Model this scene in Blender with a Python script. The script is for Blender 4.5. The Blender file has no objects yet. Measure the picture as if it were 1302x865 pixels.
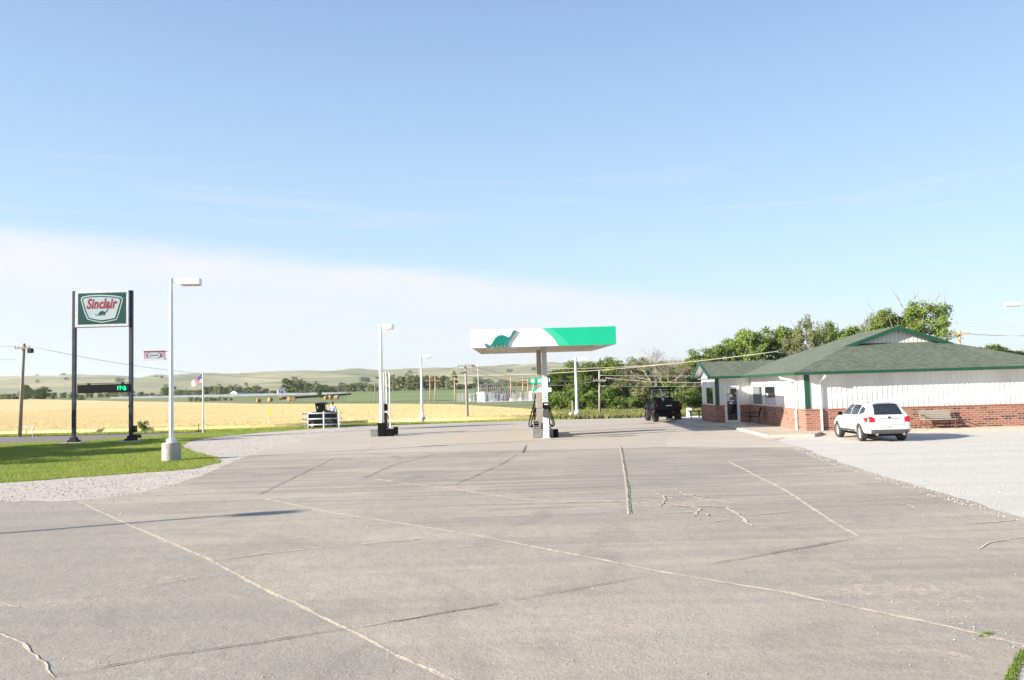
import bpy, bmesh, math, random
from math import radians as R, sin, cos, pi, sqrt, atan2, hypot
from mathutils import Vector, Matrix, noise
random.seed(7)

# ------------------------------------------------------------------ camera, sky, sun, exposure
sc = bpy.context.scene
COL = sc.collection
PW, PH, FP = 1302.0, 865.0, 1010.0
CAMH, OFF, ROLL = 2.5, 62.0, R(1.6)
tilt = math.atan(OFF / FP)
FWD = Vector((0, cos(tilt), sin(tilt))); RT0 = Vector((1, 0, 0)); UP0 = Vector((0, -sin(tilt), cos(tilt)))
RT = RT0 * cos(ROLL) - UP0 * sin(ROLL); UP = UP0 * cos(ROLL) + RT0 * sin(ROLL)
cam_d = bpy.data.cameras.new('camera'); cam = bpy.data.objects.new('camera', cam_d); COL.objects.link(cam)
cam_d.sensor_width = 36.0; cam_d.lens = FP / PW * 36.0; cam_d.clip_end = 20000; cam_d.clip_start = 0.1
mw = Matrix.Identity(4)
for i in range(3):
    mw[i][0] = RT[i]; mw[i][1] = UP[i]; mw[i][2] = -FWD[i]
mw[0][3], mw[1][3], mw[2][3] = 0, 0, CAMH
cam.matrix_world = mw
sc.camera = cam

SUNV = Vector((2.55, 1.02, -1.0)).normalized()          # direction the light travels
SUN_EL = math.asin(-SUNV.z)
to_sun = -SUNV
sun_d = bpy.data.lights.new('sun', 'SUN'); sun = bpy.data.objects.new('sun', sun_d); COL.objects.link(sun)
sun_d.energy = 5.0; sun_d.angle = R(0.53); sun_d.color = (1.0, 0.93, 0.82)
sun.rotation_euler = to_sun.to_track_quat('Z', 'Y').to_euler()

w = bpy.data.worlds.new("World"); sc.world = w; w.use_nodes = True
nt = w.node_tree; N = nt.nodes; L = nt.links
for n in list(N): N.remove(n)
wout = N.new('ShaderNodeOutputWorld'); bg = N.new('ShaderNodeBackground'); sky = N.new('ShaderNodeTexSky')
sky.sky_type = 'NISHITA'; sky.sun_disc = False; sky.sun_elevation = SUN_EL
sky.sun_rotation = atan2(to_sun.x, to_sun.y)
sky.air_density = 1.0; sky.dust_density = 0.6; sky.ozone_density = 3.0; sky.altitude = 800
bg.inputs['Strength'].default_value = 0.10
SKYK = 4.15
HAZE = 0.00010
def wm(op, a, b=None, c=None, clamp=False):
    n = N.new('ShaderNodeMath'); n.operation = op; n.use_clamp = clamp
    for i, v in enumerate((a, b, c)):
        if v is None: continue
        if isinstance(v, (int, float)): n.inputs[i].default_value = v
        else: L.new(v, n.inputs[i])
    return n.outputs[0]
tc = N.new('ShaderNodeTexCoord'); sep = N.new('ShaderNodeSeparateXYZ'); L.new(tc.outputs['Generated'], sep.inputs[0])
mp = N.new('ShaderNodeMapping'); mp.inputs['Scale'].default_value = (2.2, 2.2, 13); L.new(tc.outputs['Generated'], mp.inputs[0])
nz = N.new('ShaderNodeTexNoise'); nz.inputs['Scale'].default_value = 1.6; nz.inputs['Detail'].default_value = 6; L.new(mp.outputs[0], nz.inputs['Vector'])
edge = wm('SUBTRACT', wm('MULTIPLY_ADD', sep.outputs[0], -0.125, 0.140), wm('MULTIPLY', wm('POWER', wm('ABSOLUTE', sep.outputs[0]), 2.0), 0.075))
d = wm('SUBTRACT', edge, sep.outputs[2])
d = wm('ADD', d, wm('MULTIPLY', wm('SUBTRACT', nz.outputs[0], 0.5), 0.035))
up = wm('DIVIDE', wm('ADD', d, 0.010), 0.030, clamp=True)
smooth = wm('MULTIPLY', wm('MULTIPLY', up, up), wm('SUBTRACT', 3.0, wm('MULTIPLY', up, 2.0)))
fadeR = wm('SUBTRACT', 1.0, wm('DIVIDE', wm('SUBTRACT', sep.outputs[0], 0.10), 0.42), clamp=True)
nz3 = N.new('ShaderNodeTexNoise'); nz3.inputs['Scale'].default_value = 3.4; nz3.inputs['Detail'].default_value = 7; L.new(mp.outputs[0], nz3.inputs['Vector'])
fadeR = wm('MULTIPLY', fadeR, wm('MULTIPLY_ADD', nz3.outputs[0], 0.9, 0.50))
low = wm('SUBTRACT', 1.0, wm('DIVIDE', wm('SUBTRACT', d, 0.02), 0.17), clamp=True)
low = wm('MULTIPLY_ADD', low, 0.75, 0.25)
mask = wm('MULTIPLY', wm('MULTIPLY', wm('MULTIPLY', smooth, fadeR), low), 0.78)
# faint streak high on the left
mp2 = N.new('ShaderNodeMapping'); mp2.inputs['Scale'].default_value = (1.5, 1.5, 26); L.new(tc.outputs['Generated'], mp2.inputs[0])
nz2 = N.new('ShaderNodeTexNoise'); nz2.inputs['Scale'].default_value = 2.0; nz2.inputs['Detail'].default_value = 5; L.new(mp2.outputs[0], nz2.inputs['Vector'])
wisp = wm('MULTIPLY', wm('DIVIDE', wm('SUBTRACT', nz2.outputs[0], 0.52), 0.2, clamp=True), 0.22)
band = wm('SUBTRACT', 1.0, wm('DIVIDE', wm('ABSOLUTE', wm('SUBTRACT', sep.outputs[2], 0.22)), 0.07), clamp=True)
mask = wm('MAXIMUM', mask, wm('MULTIPLY', wisp, band))
ramp = N.new('ShaderNodeValToRGB'); L.new(wm('MULTIPLY', wm('MAXIMUM', sep.outputs[2], 0.0), 1.5, clamp=True), ramp.inputs[0])
els = ramp.color_ramp.elements; els[0].position = 0.0; els[0].color = (0.76, 0.84, 0.88, 1); els[1].position = 1.0; els[1].color = (0.20, 0.32, 0.61, 1)
for p_, c_ in ((0.10, (0.70, 0.82, 0.88)), (0.22, (0.60, 0.79, 0.90)), (0.36, (0.51, 0.71, 0.91)), (0.52, (0.41, 0.60, 0.88)), (0.72, (0.30, 0.45, 0.77))):
    e_ = els.new(p_); e_.color = (*c_, 1)
rs_ = N.new('ShaderNodeMix'); rs_.data_type = 'RGBA'; rs_.blend_type = 'MULTIPLY'; rs_.inputs[0].default_value = 1.0; L.new(ramp.outputs[0], rs_.inputs[6]); rs_.inputs[7].default_value = (SKYK, SKYK, SKYK, 1)
sm_ = N.new('ShaderNodeMix'); sm_.data_type = 'RGBA'; sm_.inputs[0].default_value = 0.8; L.new(sky.outputs[0], sm_.inputs[6]); L.new(rs_.outputs[2], sm_.inputs[7])
cm = N.new('ShaderNodeMix'); cm.data_type = 'RGBA'; L.new(mask, cm.inputs[0]); L.new(sm_.outputs[2], cm.inputs[6])
cm.inputs[7].default_value = (3.85, 3.72, 3.78, 1)
L.new(cm.outputs[2], bg.inputs['Color']); L.new(bg.outputs[0], wout.inputs['Surface'])

sc.view_settings.view_transform = 'Standard'; sc.view_settings.look = 'None'
sc.view_settings.gamma = 1.0; sc.view_settings.use_curve_mapping = False
sc.view_settings.exposure = 1.36
sc.cycles.max_bounces = 6; sc.cycles.transparent_max_bounces = 8

# ------------------------------------------------------------------ pixel helpers (photo pixel -> point on a world plane)
def ray(px, py): return FWD * FP + RT * (px - PW / 2) - UP * (py - PH / 2)
def PZ(px, py, z=0.0):
    r = ray(px, py); t = (z - CAMH) / r.z; return Vector((r.x * t, r.y * t, z))
def PY(px, py, Y):
    r = ray(px, py); t = Y / r.y; return Vector((r.x * t, Y, CAMH + r.z * t))

# ------------------------------------------------------------------ materials
def rgba(c): return (c[0], c[1], c[2], 1.0)
def mat(name, col, rough=0.6, metal=0.0, col2=None, scale=8.0, bump=0.0, bscale=None, spec=None, emit=None, estr=0.0, detail=4, stretch=None, alpha=None, lo=0.35, hi=0.65):
    m = bpy.data.materials.new(name); m.use_nodes = True
    t = m.node_tree; n = t.nodes; l = t.links; b = n['Principled BSDF']
    b.inputs['Base Color'].default_value = rgba(col); b.inputs['Roughness'].default_value = rough; b.inputs['Metallic'].default_value = metal
    if spec is not None: b.inputs['Specular IOR Level'].default_value = spec
    if emit: b.inputs['Emission Color'].default_value = rgba(emit); b.inputs['Emission Strength'].default_value = estr
    if col2 is None: col2 = tuple(c * 0.86 for c in col)
    co = n.new('ShaderNodeTexCoord'); mpn = n.new('ShaderNodeMapping'); l.new(co.outputs['Object'], mpn.inputs[0])
    if stretch: mpn.inputs['Scale'].default_value = stretch
    nn = n.new('ShaderNodeTexNoise'); nn.inputs['Scale'].default_value = scale; nn.inputs['Detail'].default_value = detail; l.new(mpn.outputs[0], nn.inputs['Vector'])
    rr = n.new('ShaderNodeMapRange'); rr.inputs[1].default_value = lo; rr.inputs[2].default_value = hi; l.new(nn.outputs[0], rr.inputs[0])
    mx = n.new('ShaderNodeMix'); mx.data_type = 'RGBA'; l.new(rr.outputs[0], mx.inputs[0])
    mx.inputs[6].default_value = rgba(col); mx.inputs[7].default_value = rgba(col2); l.new(mx.outputs[2], b.inputs['Base Color'])
    if bump:
        bn = n.new('ShaderNodeTexNoise'); bn.inputs['Scale'].default_value = bscale or scale * 4; bn.inputs['Detail'].default_value = 5; l.new(mpn.outputs[0], bn.inputs['Vector'])
        bu = n.new('ShaderNodeBump'); bu.inputs['Strength'].default_value = bump; bu.inputs['Distance'].default_value = 0.05; l.new(bn.outputs[0], bu.inputs['Height']); l.new(bu.outputs[0], b.inputs['Normal'])
    return m
class NT:
    """small node-building helper for the larger surface materials"""
    def __init__(s, name, rough=0.85):
        s.m = bpy.data.materials.new(name); s.m.use_nodes = True; s.t = s.m.node_tree; s.n = s.t.nodes; s.l = s.t.links
        s.b = s.n['Principled BSDF']; s.b.inputs['Roughness'].default_value = rough
        s.co = s.n.new('ShaderNodeTexCoord').outputs['Object']
    def noise(s, scale, detail=5, stretch=(1, 1, 1), rough=0.5, dist=0.0, rotz=0.0):
        m = s.n.new('ShaderNodeMapping'); m.inputs['Scale'].default_value = stretch; m.inputs['Rotation'].default_value = (0, 0, rotz); s.l.new(s.co, m.inputs[0])
        k = s.n.new('ShaderNodeTexNoise'); k.inputs['Scale'].default_value = scale; k.inputs['Detail'].default_value = detail
        k.inputs['Roughness'].default_value = rough; k.inputs['Distortion'].default_value = dist; s.l.new(m.outputs[0], k.inputs['Vector']); return k.outputs[0]
    def voro(s, scale, out='Distance', stretch=(1, 1, 1)):
        m = s.n.new('ShaderNodeMapping'); m.inputs['Scale'].default_value = stretch; s.l.new(s.co, m.inputs[0])
        k = s.n.new('ShaderNodeTexVoronoi'); k.inputs['Scale'].default_value = scale; s.l.new(m.outputs[0], k.inputs['Vector']); return k.outputs[out]
    def rng(s, v, a, b, c=0.0, d=1.0):
        k = s.n.new('ShaderNodeMapRange'); s.l.new(v, k.inputs[0])
        for i, x in enumerate((a, b, c, d)): k.inputs[i + 1].default_value = x
        return k.outputs[0]
    def mix(s, f, a, b, mode='MIX'):
        k = s.n.new('ShaderNodeMix'); k.data_type = 'RGBA'; k.blend_type = mode
        for i, x in ((0, f), (6, a), (7, b)):
            if isinstance(x, (int, float)): k.inputs[i].default_value = x
            elif isinstance(x, tuple): k.inputs[i].default_value = rgba(x)
            else: s.l.new(x, k.inputs[i])
        return k.outputs[2]
    def math(s, op, a, b=None, clamp=False):
        k = s.n.new('ShaderNodeMath'); k.operation = op; k.use_clamp = clamp
        for i, x in enumerate((a, b)):
            if x is None: continue
            if isinstance(x, (int, float)): k.inputs[i].default_value = x
            else: s.l.new(x, k.inputs[i])
        return k.outputs[0]
    def sep(s):
        k = s.n.new('ShaderNodeSeparateXYZ'); s.l.new(s.co, k.inputs[0]); return k.outputs
    def done(s, col, height=None, strength=0.4, dist=0.02):
        s.l.new(col, s.b.inputs['Base Color'])
        if height is not None:
            k = s.n.new('ShaderNodeBump'); k.inputs['Strength'].default_value = strength; k.inputs['Distance'].default_value = dist
            s.l.new(height, k.inputs['Height']); s.l.new(k.outputs[0], s.b.inputs['Normal'])
        return s.m

def concrete_mat(name, base, dark, light, warm, arcs=(), slabs=()):
    q = NT(name, 0.9)
    big = q.rng(q.noise(0.16, 6, dist=0.8), 0.38, 0.62)
    stain = q.rng(q.noise(0.42, 7, rough=0.65, dist=1.2), 0.56, 0.68)
    streak = q.rng(q.noise(0.55, 6, (0.16, 1.6, 1), 0.6, 0.4, R(-6)), 0.38, 0.68)
    streak2 = q.rng(q.noise(1.1, 6, (0.10, 1.3, 1), 0.6, 0.8, R(18)), 0.52, 0.72)
    mid = q.rng(q.noise(2.6, 6, rough=0.65), 0.3, 0.7)
    fine = q.rng(q.noise(38, 4, rough=0.7), 0.25, 0.75)
    agg = q.rng(q.voro(70), 0.0, 0.22)
    c = q.mix(big, base, light)
    c = q.mix(q.math('MULTIPLY', streak, 0.55), c, dark)
    c = q.mix(q.math('MULTIPLY', streak2, 0.35), c, warm)
    c = q.mix(q.math('MULTIPLY', mid, 0.3), c, dark)
    c = q.mix(q.math('MULTIPLY', stain, 0.38), c, tuple(v * 0.72 for v in dark))
    fst = q.math('MULTIPLY', q.rng(q.noise(1.0, 6, (0.12, 2.8, 1), 0.65, 0.5, R(-4)), 0.44, 0.64), q.rng(q.noise(0.09, 3), 0.40, 0.6))
    c = q.mix(q.math('MULTIPLY', fst, 0.30), c, warm)
    sxx = q.sep(); zone = q.math('MULTIPLY', q.rng(sxx[1], 13.0, 17.0), q.rng(sxx[1], 27.0, 31.0, 1.0, 0.0))
    dst = q.math('MULTIPLY', q.rng(q.noise(0.9, 6, (0.14, 2.4, 1), 0.6, 0.6, R(-3)), 0.46, 0.60), zone)
    c = q.mix(q.math('MULTIPLY', dst, 0.55), c, dark)
    sandp = q.math('MULTIPLY', q.rng(q.noise(0.33, 4), 0.57, 0.68), q.rng(q.noise(7.0, 5, rough=0.75), 0.50, 0.60))
    c = q.mix(q.math('MULTIPLY', sandp, 0.75), c, warm)
    sx_, sy_, sz_ = q.sep()
    wob = q.math('MULTIPLY', q.math('SUBTRACT', q.noise(0.25, 3), 0.5), 2.2)
    for (ax, ay, ar, aw, am) in arcs:
        rr_ = q.math('SQRT', q.math('ADD', q.math('POWER', q.math('SUBTRACT', sx_, ax), 2.0), q.math('POWER', q.math('SUBTRACT', sy_, ay), 2.0)))
        bnd = q.math('SUBTRACT', 1.0, q.math('DIVIDE', q.math('ABSOLUTE', q.math('SUBTRACT', q.math('ADD', rr_, wob), ar)), aw), True)
        bnd = q.math('MULTIPLY', bnd, q.rng(q.noise(0.5, 4), 0.42, 0.6))
        c = q.mix(q.math('MULTIPLY', bnd, am), c, dark)
    for (la, lb_, lc, amt, colr) in slabs:
        sd_ = q.math('ADD', q.math('ADD', q.math('MULTIPLY', sx_, la), q.math('MULTIPLY', sy_, lb_)), lc)
        c = q.mix(q.rng(sd_, -0.03, 0.03, 0.0, amt), c, colr)
    c = q.mix(0.6, c, q.mix(fine, (0.30, 0.30, 0.30), (0.70, 0.70, 0.70)), 'OVERLAY')
    c = q.mix(q.math('MULTIPLY', q.math('SUBTRACT', 1.0, agg), 0.35), c, light)
    h = q.math('ADD', q.math('MULTIPLY', fine, 0.5), q.math('MULTIPLY', mid, 1.2))
    return q.done(c, h, 0.55, 0.012)
M = {}
def halfplane(p, r, side, amt, col):
    a = PZ(*p); b_ = PZ(*r); d_ = (b_ - a).normalized(); n_ = Vector((-d_.y, d_.x, 0)); k_ = PZ(*side)
    if (k_ - a).dot(n_) < 0: n_ = -n_
    return (n_.x, n_.y, -a.dot(n_), amt, col)
SLABS = (halfplane((98, 637), (572, 865), (100, 800), 0.28, (0.20, 0.19, 0.175)), halfplane((325, 632), (1190, 795), (700, 850), 0.16, (0.44, 0.37, 0.285)),
         halfplane((450, 577), (846, 569), (650, 560), 0.62, (0.47, 0.405, 0.325)), halfplane((788, 567), (799, 656), (1000, 610), 0.05, (0.46, 0.395, 0.315)))
M['concrete'] = concrete_mat('weathered_concrete', (0.335, 0.285, 0.226), (0.215, 0.188, 0.158), (0.435, 0.372, 0.29), (0.54, 0.44, 0.32), ((-9.5, 30, 3.2, 0.28, 0.75), (-9.5, 30, 5.0, 0.30, 0.7), (-6, 33, 6.0, 0.3, 0.6), (2, 46, 21.5, 0.35, 0.6), (2, 46, 23.3, 0.35, 0.55), (14, 10, 13, 0.3, 0.5), (14, 10, 14.8, 0.3, 0.5), (-14, 2, 15.5, 0.3, 0.45)), SLABS)
M['concrete_pale'] = concrete_mat('pale_concrete', (0.46, 0.395, 0.31), (0.36, 0.31, 0.255), (0.55, 0.47, 0.36), (0.56, 0.47, 0.34))
def gravel_mat(name, a, b, c3, sc_=26, bmp=0.35):
    q = NT(name, 0.95)
    v = q.voro(sc_, 'Color'); sv = q.n.new('ShaderNodeSeparateColor'); q.l.new(v, sv.inputs[0])
    c = q.mix(sv.outputs[0], a, b)
    c = q.mix(q.rng(sv.outputs[1], 0.80, 0.82, 0, 0.55), c, c3)
    c = q.mix(q.math('MULTIPLY', q.rng(q.noise(0.35, 5), 0.4, 0.65), 0.35), c, b)
    dd = q.voro(sc_)
    rut = q.rng(q.noise(0.5, 5, (0.15, 1.4, 1), 0.6, 0.3, R(35)), 0.45, 0.65)
    c = q.mix(q.math('MULTIPLY', rut, 0.35), c, tuple(x_ * 0.8 for x_ in b))
    return q.done(c, q.math('SUBTRACT', 1.0, dd), bmp, 0.02)
M['gravel'] = gravel_mat('crushed_rock_gravel', (0.60, 0.52, 0.435), (0.45, 0.39, 0.33), (0.27, 0.255, 0.25))
M['gravel_white'] = gravel_mat('white_limestone_gravel', (0.60, 0.555, 0.48), (0.50, 0.46, 0.40), (0.38, 0.355, 0.31), 42, 0.25)
q = NT('asphalt_road', 0.9)
M['road'] = q.done(q.mix(q.rng(q.noise(3, 6), 0.35, 0.65), (0.155, 0.125, 0.12), (0.20, 0.165, 0.155)), q.noise(60, 3), 0.3, 0.01)
q = NT('mown_grass_ground', 0.95)
c = q.mix(q.rng(q.noise(0.5, 6), 0.35, 0.65), (0.15, 0.22, 0.025), (0.22, 0.26, 0.045))
c = q.mix(q.math('MULTIPLY', q.rng(q.noise(2.2, 6), 0.56, 0.7), 0.6), c, (0.33, 0.30, 0.13))
c = q.mix(q.math('MULTIPLY', q.rng(q.noise(30, 5), 0.4, 0.6), 0.55), c, (0.05, 0.085, 0.012))
M['lawn'] = q.done(c, q.noise(35, 5), 0.9, 0.05)
q = NT('pasture_and_hills', 0.95)
z = q.sep()[2]
c = q.mix(q.rng(q.noise(0.035, 6, (0.25, 1, 1)), 0.38, 0.62), (0.10, 0.145, 0.035), (0.19, 0.20, 0.075))
c = q.mix(q.math('MULTIPLY', q.rng(q.noise(0.5, 6, (0.5, 1, 1)), 0.45, 0.7), 0.5), c, (0.26, 0.235, 0.10))
hill = q.mix(q.rng(q.noise(0.0065, 8, (0.6, 1, 1), 0.62), 0.36, 0.64), (0.36, 0.315, 0.155), (0.17, 0.18, 0.075))
hill = q.mix(q.math('MULTIPLY', q.rng(q.noise(0.03, 6, (0.7, 1, 1), 0.7), 0.56, 0.7), 0.6), hill, (0.07, 0.09, 0.04))
hill = q.mix(q.math('MULTIPLY', q.rng(q.noise(0.012, 6, (0.35, 1, 1)), 0.55, 0.68), 0.5), hill, (0.46, 0.38, 0.20))
c = q.mix(q.rng(z, 5.0, 12.0), c, hill)
M['land'] = q.done(c, q.noise(0.6, 6), 0.5, 0.3)
q = NT('ripe_wheat', 0.95)
c = q.mix(q.rng(q.noise(0.12, 6, (0.18, 1, 1)), 0.35, 0.65), (0.70, 0.55, 0.26), (0.62, 0.47, 0.20))
c = q.mix(q.math('MULTIPLY', q.rng(q.noise(0.9, 6, (0.12, 1, 1), 0.6), 0.55, 0.68), 0.45), c, (0.46, 0.34, 0.14))
c = q.mix(q.math('MULTIPLY', q.rng(q.noise(0.5, 6, (0.15, 1, 1), 0.6, 0, R(10)), 0.6, 0.7), 0.5), c, (0.72, 0.56, 0.28))
M['wheat'] = q.done(c, q.noise(8, 6, (0.3, 1, 1)), 0.9, 0.2)
q = NT('wheat_stalks', 0.9)
c = q.mix(q.rng(q.noise(0.3, 6, (0.2, 1, 1)), 0.35, 0.65), (0.68, 0.53, 0.24), (0.60, 0.45, 0.18))
c = q.mix(q.rng(q.noise(7, 4), 0.4, 0.65), c, (0.68, 0.51, 0.22))
M['stalk'] = q.done(c)
M['sand'] = mat('sand_filled_joint', (0.60, 0.50, 0.37), 0.95, col2=(0.43, 0.365, 0.28), scale=3.5, bump=0.4, detail=8)
M['crack'] = mat('dark_crack', (0.06, 0.055, 0.05), 0.95, col2=(0.20, 0.175, 0.15), scale=2, detail=7)
def foliage(name, a, b, c3, sc1=1.0):
    m = bpy.data.materials.new(name); m.use_nodes = True; t = m.node_tree; n = t.nodes; l = t.links
    pb = n['Principled BSDF']; pb.inputs['Roughness'].default_value = 0.6; pb.inputs['Specular IOR Level'].default_value = 0.25
    out = n['Material Output']
    g = n.new('ShaderNodeNewGeometry'); oi = n.new('ShaderNodeObjectInfo')
    k = n.new('ShaderNodeTexNoise'); k.inputs['Scale'].default_value = 0.9 * sc1; k.inputs['Detail'].default_value = 4; l.new(g.outputs['Position'], k.inputs['Vector'])
    r1 = n.new('ShaderNodeMapRange'); r1.inputs[1].default_value = 0.38; r1.inputs[2].default_value = 0.62; l.new(k.outputs[0], r1.inputs[0])
    mx = n.new('ShaderNodeMix'); mx.data_type = 'RGBA'; mx.inputs[6].default_value = rgba(a); mx.inputs[7].default_value = rgba(b); l.new(r1.outputs[0], mx.inputs[0])
    mx2 = n.new('ShaderNodeMix'); mx2.data_type = 'RGBA'; mx2.inputs[7].default_value = rgba(c3); l.new(mx.outputs[2], mx2.inputs[6])
    ml = n.new('ShaderNodeMath'); ml.operation = 'MULTIPLY'; ml.inputs[1].default_value = 0.55; l.new(g.outputs['Random Per Island'], ml.inputs[0]); l.new(ml.outputs[0], mx2.inputs[0])
    hs = n.new('ShaderNodeHueSaturation'); l.new(mx2.outputs[2], hs.inputs['Color'])
    r2 = n.new('ShaderNodeMapRange'); r2.inputs[3].default_value = 0.82; r2.inputs[4].default_value = 1.28; l.new(oi.outputs['Random'], r2.inputs[0]); l.new(r2.outputs[0], hs.inputs['Value'])
    l.new(hs.outputs[0], pb.inputs['Base Color'])
    tr = n.new('ShaderNodeBsdfTranslucent'); l.new(hs.outputs[0], tr.inputs['Color'])
    ms = n.new('ShaderNodeMixShader'); ms.inputs[0].default_value = 0.34; l.new(pb.outputs[0], ms.inputs[1]); l.new(tr.outputs[0], ms.inputs[2]); l.new(ms.outputs[0], out.inputs['Surface'])
    return m
M['leaf'] = foliage('cottonwood_leaves', (0.165, 0.235, 0.045), (0.11, 0.168, 0.030), (0.225, 0.27, 0.075))
M['leaf_olive'] = foliage('olive_leaves', (0.20, 0.22, 0.085), (0.145, 0.17, 0.055), (0.26, 0.25, 0.14))
M['leaf_dark'] = foliage('dark_leaves', (0.115, 0.18, 0.028), (0.075, 0.125, 0.022), (0.165, 0.22, 0.045))
M['leaf_far'] = foliage('distant_leaves', (0.17, 0.21, 0.065), (0.11, 0.15, 0.055), (0.22, 0.25, 0.09), 0.05)
M['blade'] = foliage('grass_blades', (0.20, 0.285, 0.030), (0.26, 0.31, 0.05), (0.38, 0.37, 0.13), 0.6)
M['weed'] = foliage('dry_weeds', (0.24, 0.25, 0.08), (0.16, 0.20, 0.045), (0.36, 0.32, 0.15), 0.6)
M['bark'] = mat('bark', (0.27, 0.22, 0.16), 0.95, col2=(0.16, 0.13, 0.10), scale=6, bump=0.5)
M['bark_pale'] = mat('dead_wood_bark', (0.30, 0.255, 0.20), 0.95, col2=(0.20, 0.165, 0.125), scale=6)
M['wood_pole'] = mat('utility_pole_wood', (0.36, 0.29, 0.22), 0.9, col2=(0.25, 0.20, 0.155), scale=5, stretch=(6, 6, 0.6))
M['wood_tan'] = mat('new_pole_wood', (0.56, 0.36, 0.20), 0.9, col2=(0.45, 0.28, 0.155), scale=5, stretch=(6, 6, 0.6))
M['wood_grey'] = mat('weathered_grey_pole', (0.36, 0.32, 0.28), 0.9, col2=(0.27, 0.24, 0.21), scale=5, stretch=(6, 6, 0.6))
M['white'] = mat('white_paint', (0.80, 0.80, 0.79), 0.45, col2=(0.74, 0.74, 0.72), scale=2.5)
M['siding'] = mat('white_ribbed_siding', (0.74, 0.73, 0.70), 0.5, col2=(0.64, 0.625, 0.59), scale=0.9, stretch=(1, 1, 0.25))
M['white_plain'] = mat('white_trim', (0.78, 0.78, 0.76), 0.5, scale=3)
M['green_trim'] = mat('green_trim', (0.009, 0.068, 0.034), 0.45, col2=(0.007, 0.052, 0.027), scale=3)
M['black'] = mat('black_plastic', (0.003, 0.003, 0.004), 0.7, spec=0.12, col2=(0.006, 0.006, 0.007), scale=4)
M['dark'] = mat('dark_metal', (0.008, 0.008, 0.010), 0.55, spec=0.25, col2=(0.014, 0.014, 0.015), scale=4)
M['post'] = mat('dark_blue_black_posts', (0.006, 0.008, 0.020), 0.45, col2=(0.03, 0.033, 0.05), scale=3)
M['rubber'] = mat('tyre_rubber', (0.02, 0.02, 0.02), 0.85, col2=(0.045, 0.04, 0.035), scale=6)
M['pipe'] = mat('pale_blue_grey_pipe', (0.30, 0.345, 0.39), 0.5)
M['steel'] = mat('galvanised_steel', (0.50, 0.51, 0.53), 0.5, 0.3, col2=(0.40, 0.41, 0.43), scale=5)
M['wire'] = mat('weathered_cable', (0.33, 0.30, 0.26), 0.7)
M['grey'] = mat('grey_painted_steel', (0.20, 0.20, 0.19), 0.6, col2=(0.15, 0.15, 0.145), scale=4)
M['taupe'] = mat('taupe_painted_steel', (0.33, 0.295, 0.25), 0.6, col2=(0.28, 0.25, 0.21), scale=3)
M['soffit'] = mat('canopy_deck_tan', (0.50, 0.43, 0.36), 0.7, col2=(0.42, 0.36, 0.30), scale=1.2)
M['chrome'] = mat('chrome', (0.72, 0.72, 0.74), 0.15, 1.0)
M['alloy'] = mat('alloy_wheel', (0.60, 0.60, 0.61), 0.3, 0.7)
M['mint'] = mat('mint_green_vinyl', (0.0, 0.42, 0.225), 0.45, col2=(0.0, 0.39, 0.205), scale=1.5)
M['mint_light'] = mat('pale_mint_vinyl', (0.035, 0.47, 0.27), 0.45, col2=(0.025, 0.44, 0.25), scale=1.5)
M['mint_pale'] = mat('paler_mint_vinyl', (0.11, 0.64, 0.38), 0.35, scale=1.5)
M['dino'] = mat('teal_green_moulding', (0.0, 0.185, 0.145), 0.4, col2=(0.0, 0.155, 0.12), scale=4)
M['sign_green'] = mat('dark_green_sign', (0.003, 0.05, 0.036), 0.3, col2=(0.003, 0.05, 0.036), scale=1.2)
M['sign_grey'] = mat('pale_grey_sign_face', (0.36, 0.42, 0.45), 0.35, col2=(0.32, 0.38, 0.41), scale=1.5)
M['sign_red'] = mat('red_lettering', (0.24, 0.006, 0.014), 0.4)
M['led'] = mat('green_led', (0.0, 0.3, 0.1), 0.5, emit=(0.0, 1.0, 0.35), estr=0.75)
M['glass'] = mat('window_glass', (0.015, 0.018, 0.02), 0.03, spec=1.0)
M['glass'].node_tree.nodes['Principled BSDF'].inputs['IOR'].default_value = 1.9
M['tint'] = mat('tinted_car_glass', (0.02, 0.025, 0.03), 0.03, spec=1.0)
M['carpaint'] = mat('white_car_paint', (0.66, 0.66, 0.65), 0.22, col2=(0.63, 0.63, 0.62), scale=2)
M['carpaint'].node_tree.nodes['Principled BSDF'].inputs['Coat Weight'].default_value = 0.6
M['cladding'] = mat('grey_plastic_cladding', (0.07, 0.07, 0.072), 0.65)
M['red_lamp'] = mat('red_tail_lamp', (0.55, 0.01, 0.015), 0.15)
M['maroon'] = mat('maroon_paint', (0.16, 0.03, 0.03), 0.35)
M['concrete_post'] = mat('cast_concrete_base', (0.46, 0.43, 0.38), 0.9, col2=(0.33, 0.31, 0.28), scale=3, bump=0.3)
M['yellow'] = mat('yellow_sign', (0.80, 0.60, 0.0), 0.5)
M['paper'] = mat('white_paper', (0.78, 0.78, 0.78), 0.8)
M['poster'] = mat('faded_pink_poster', (0.72, 0.60, 0.64), 0.7, col2=(0.5, 0.32, 0.42), scale=7)
M['skin'] = mat('skin', (0.42, 0.24, 0.16), 0.6)
M['hair'] = mat('brown_hair', (0.07, 0.035, 0.02), 0.8)
M['shirt'] = mat('pale_blue_shirt', (0.36, 0.48, 0.62), 0.85, col2=(0.30, 0.41, 0.55), scale=6)
M['jeans'] = mat('denim', (0.04, 0.065, 0.14), 0.9)
M['hay'] = mat('hay', (0.44, 0.27, 0.12), 0.95, col2=(0.30, 0.18, 0.08), scale=3, bump=0.6)
M['hay_dark'] = mat('old_dark_hay', (0.07, 0.06, 0.05), 0.95, col2=(0.04, 0.035, 0.03), scale=3)
M['cow'] = mat('black_hide', (0.02, 0.018, 0.016), 0.8)
M['stone'] = mat('limestone_pebbles', (0.58, 0.51, 0.43), 0.9, col2=(0.36, 0.325, 0.29), scale=1.3)
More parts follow.
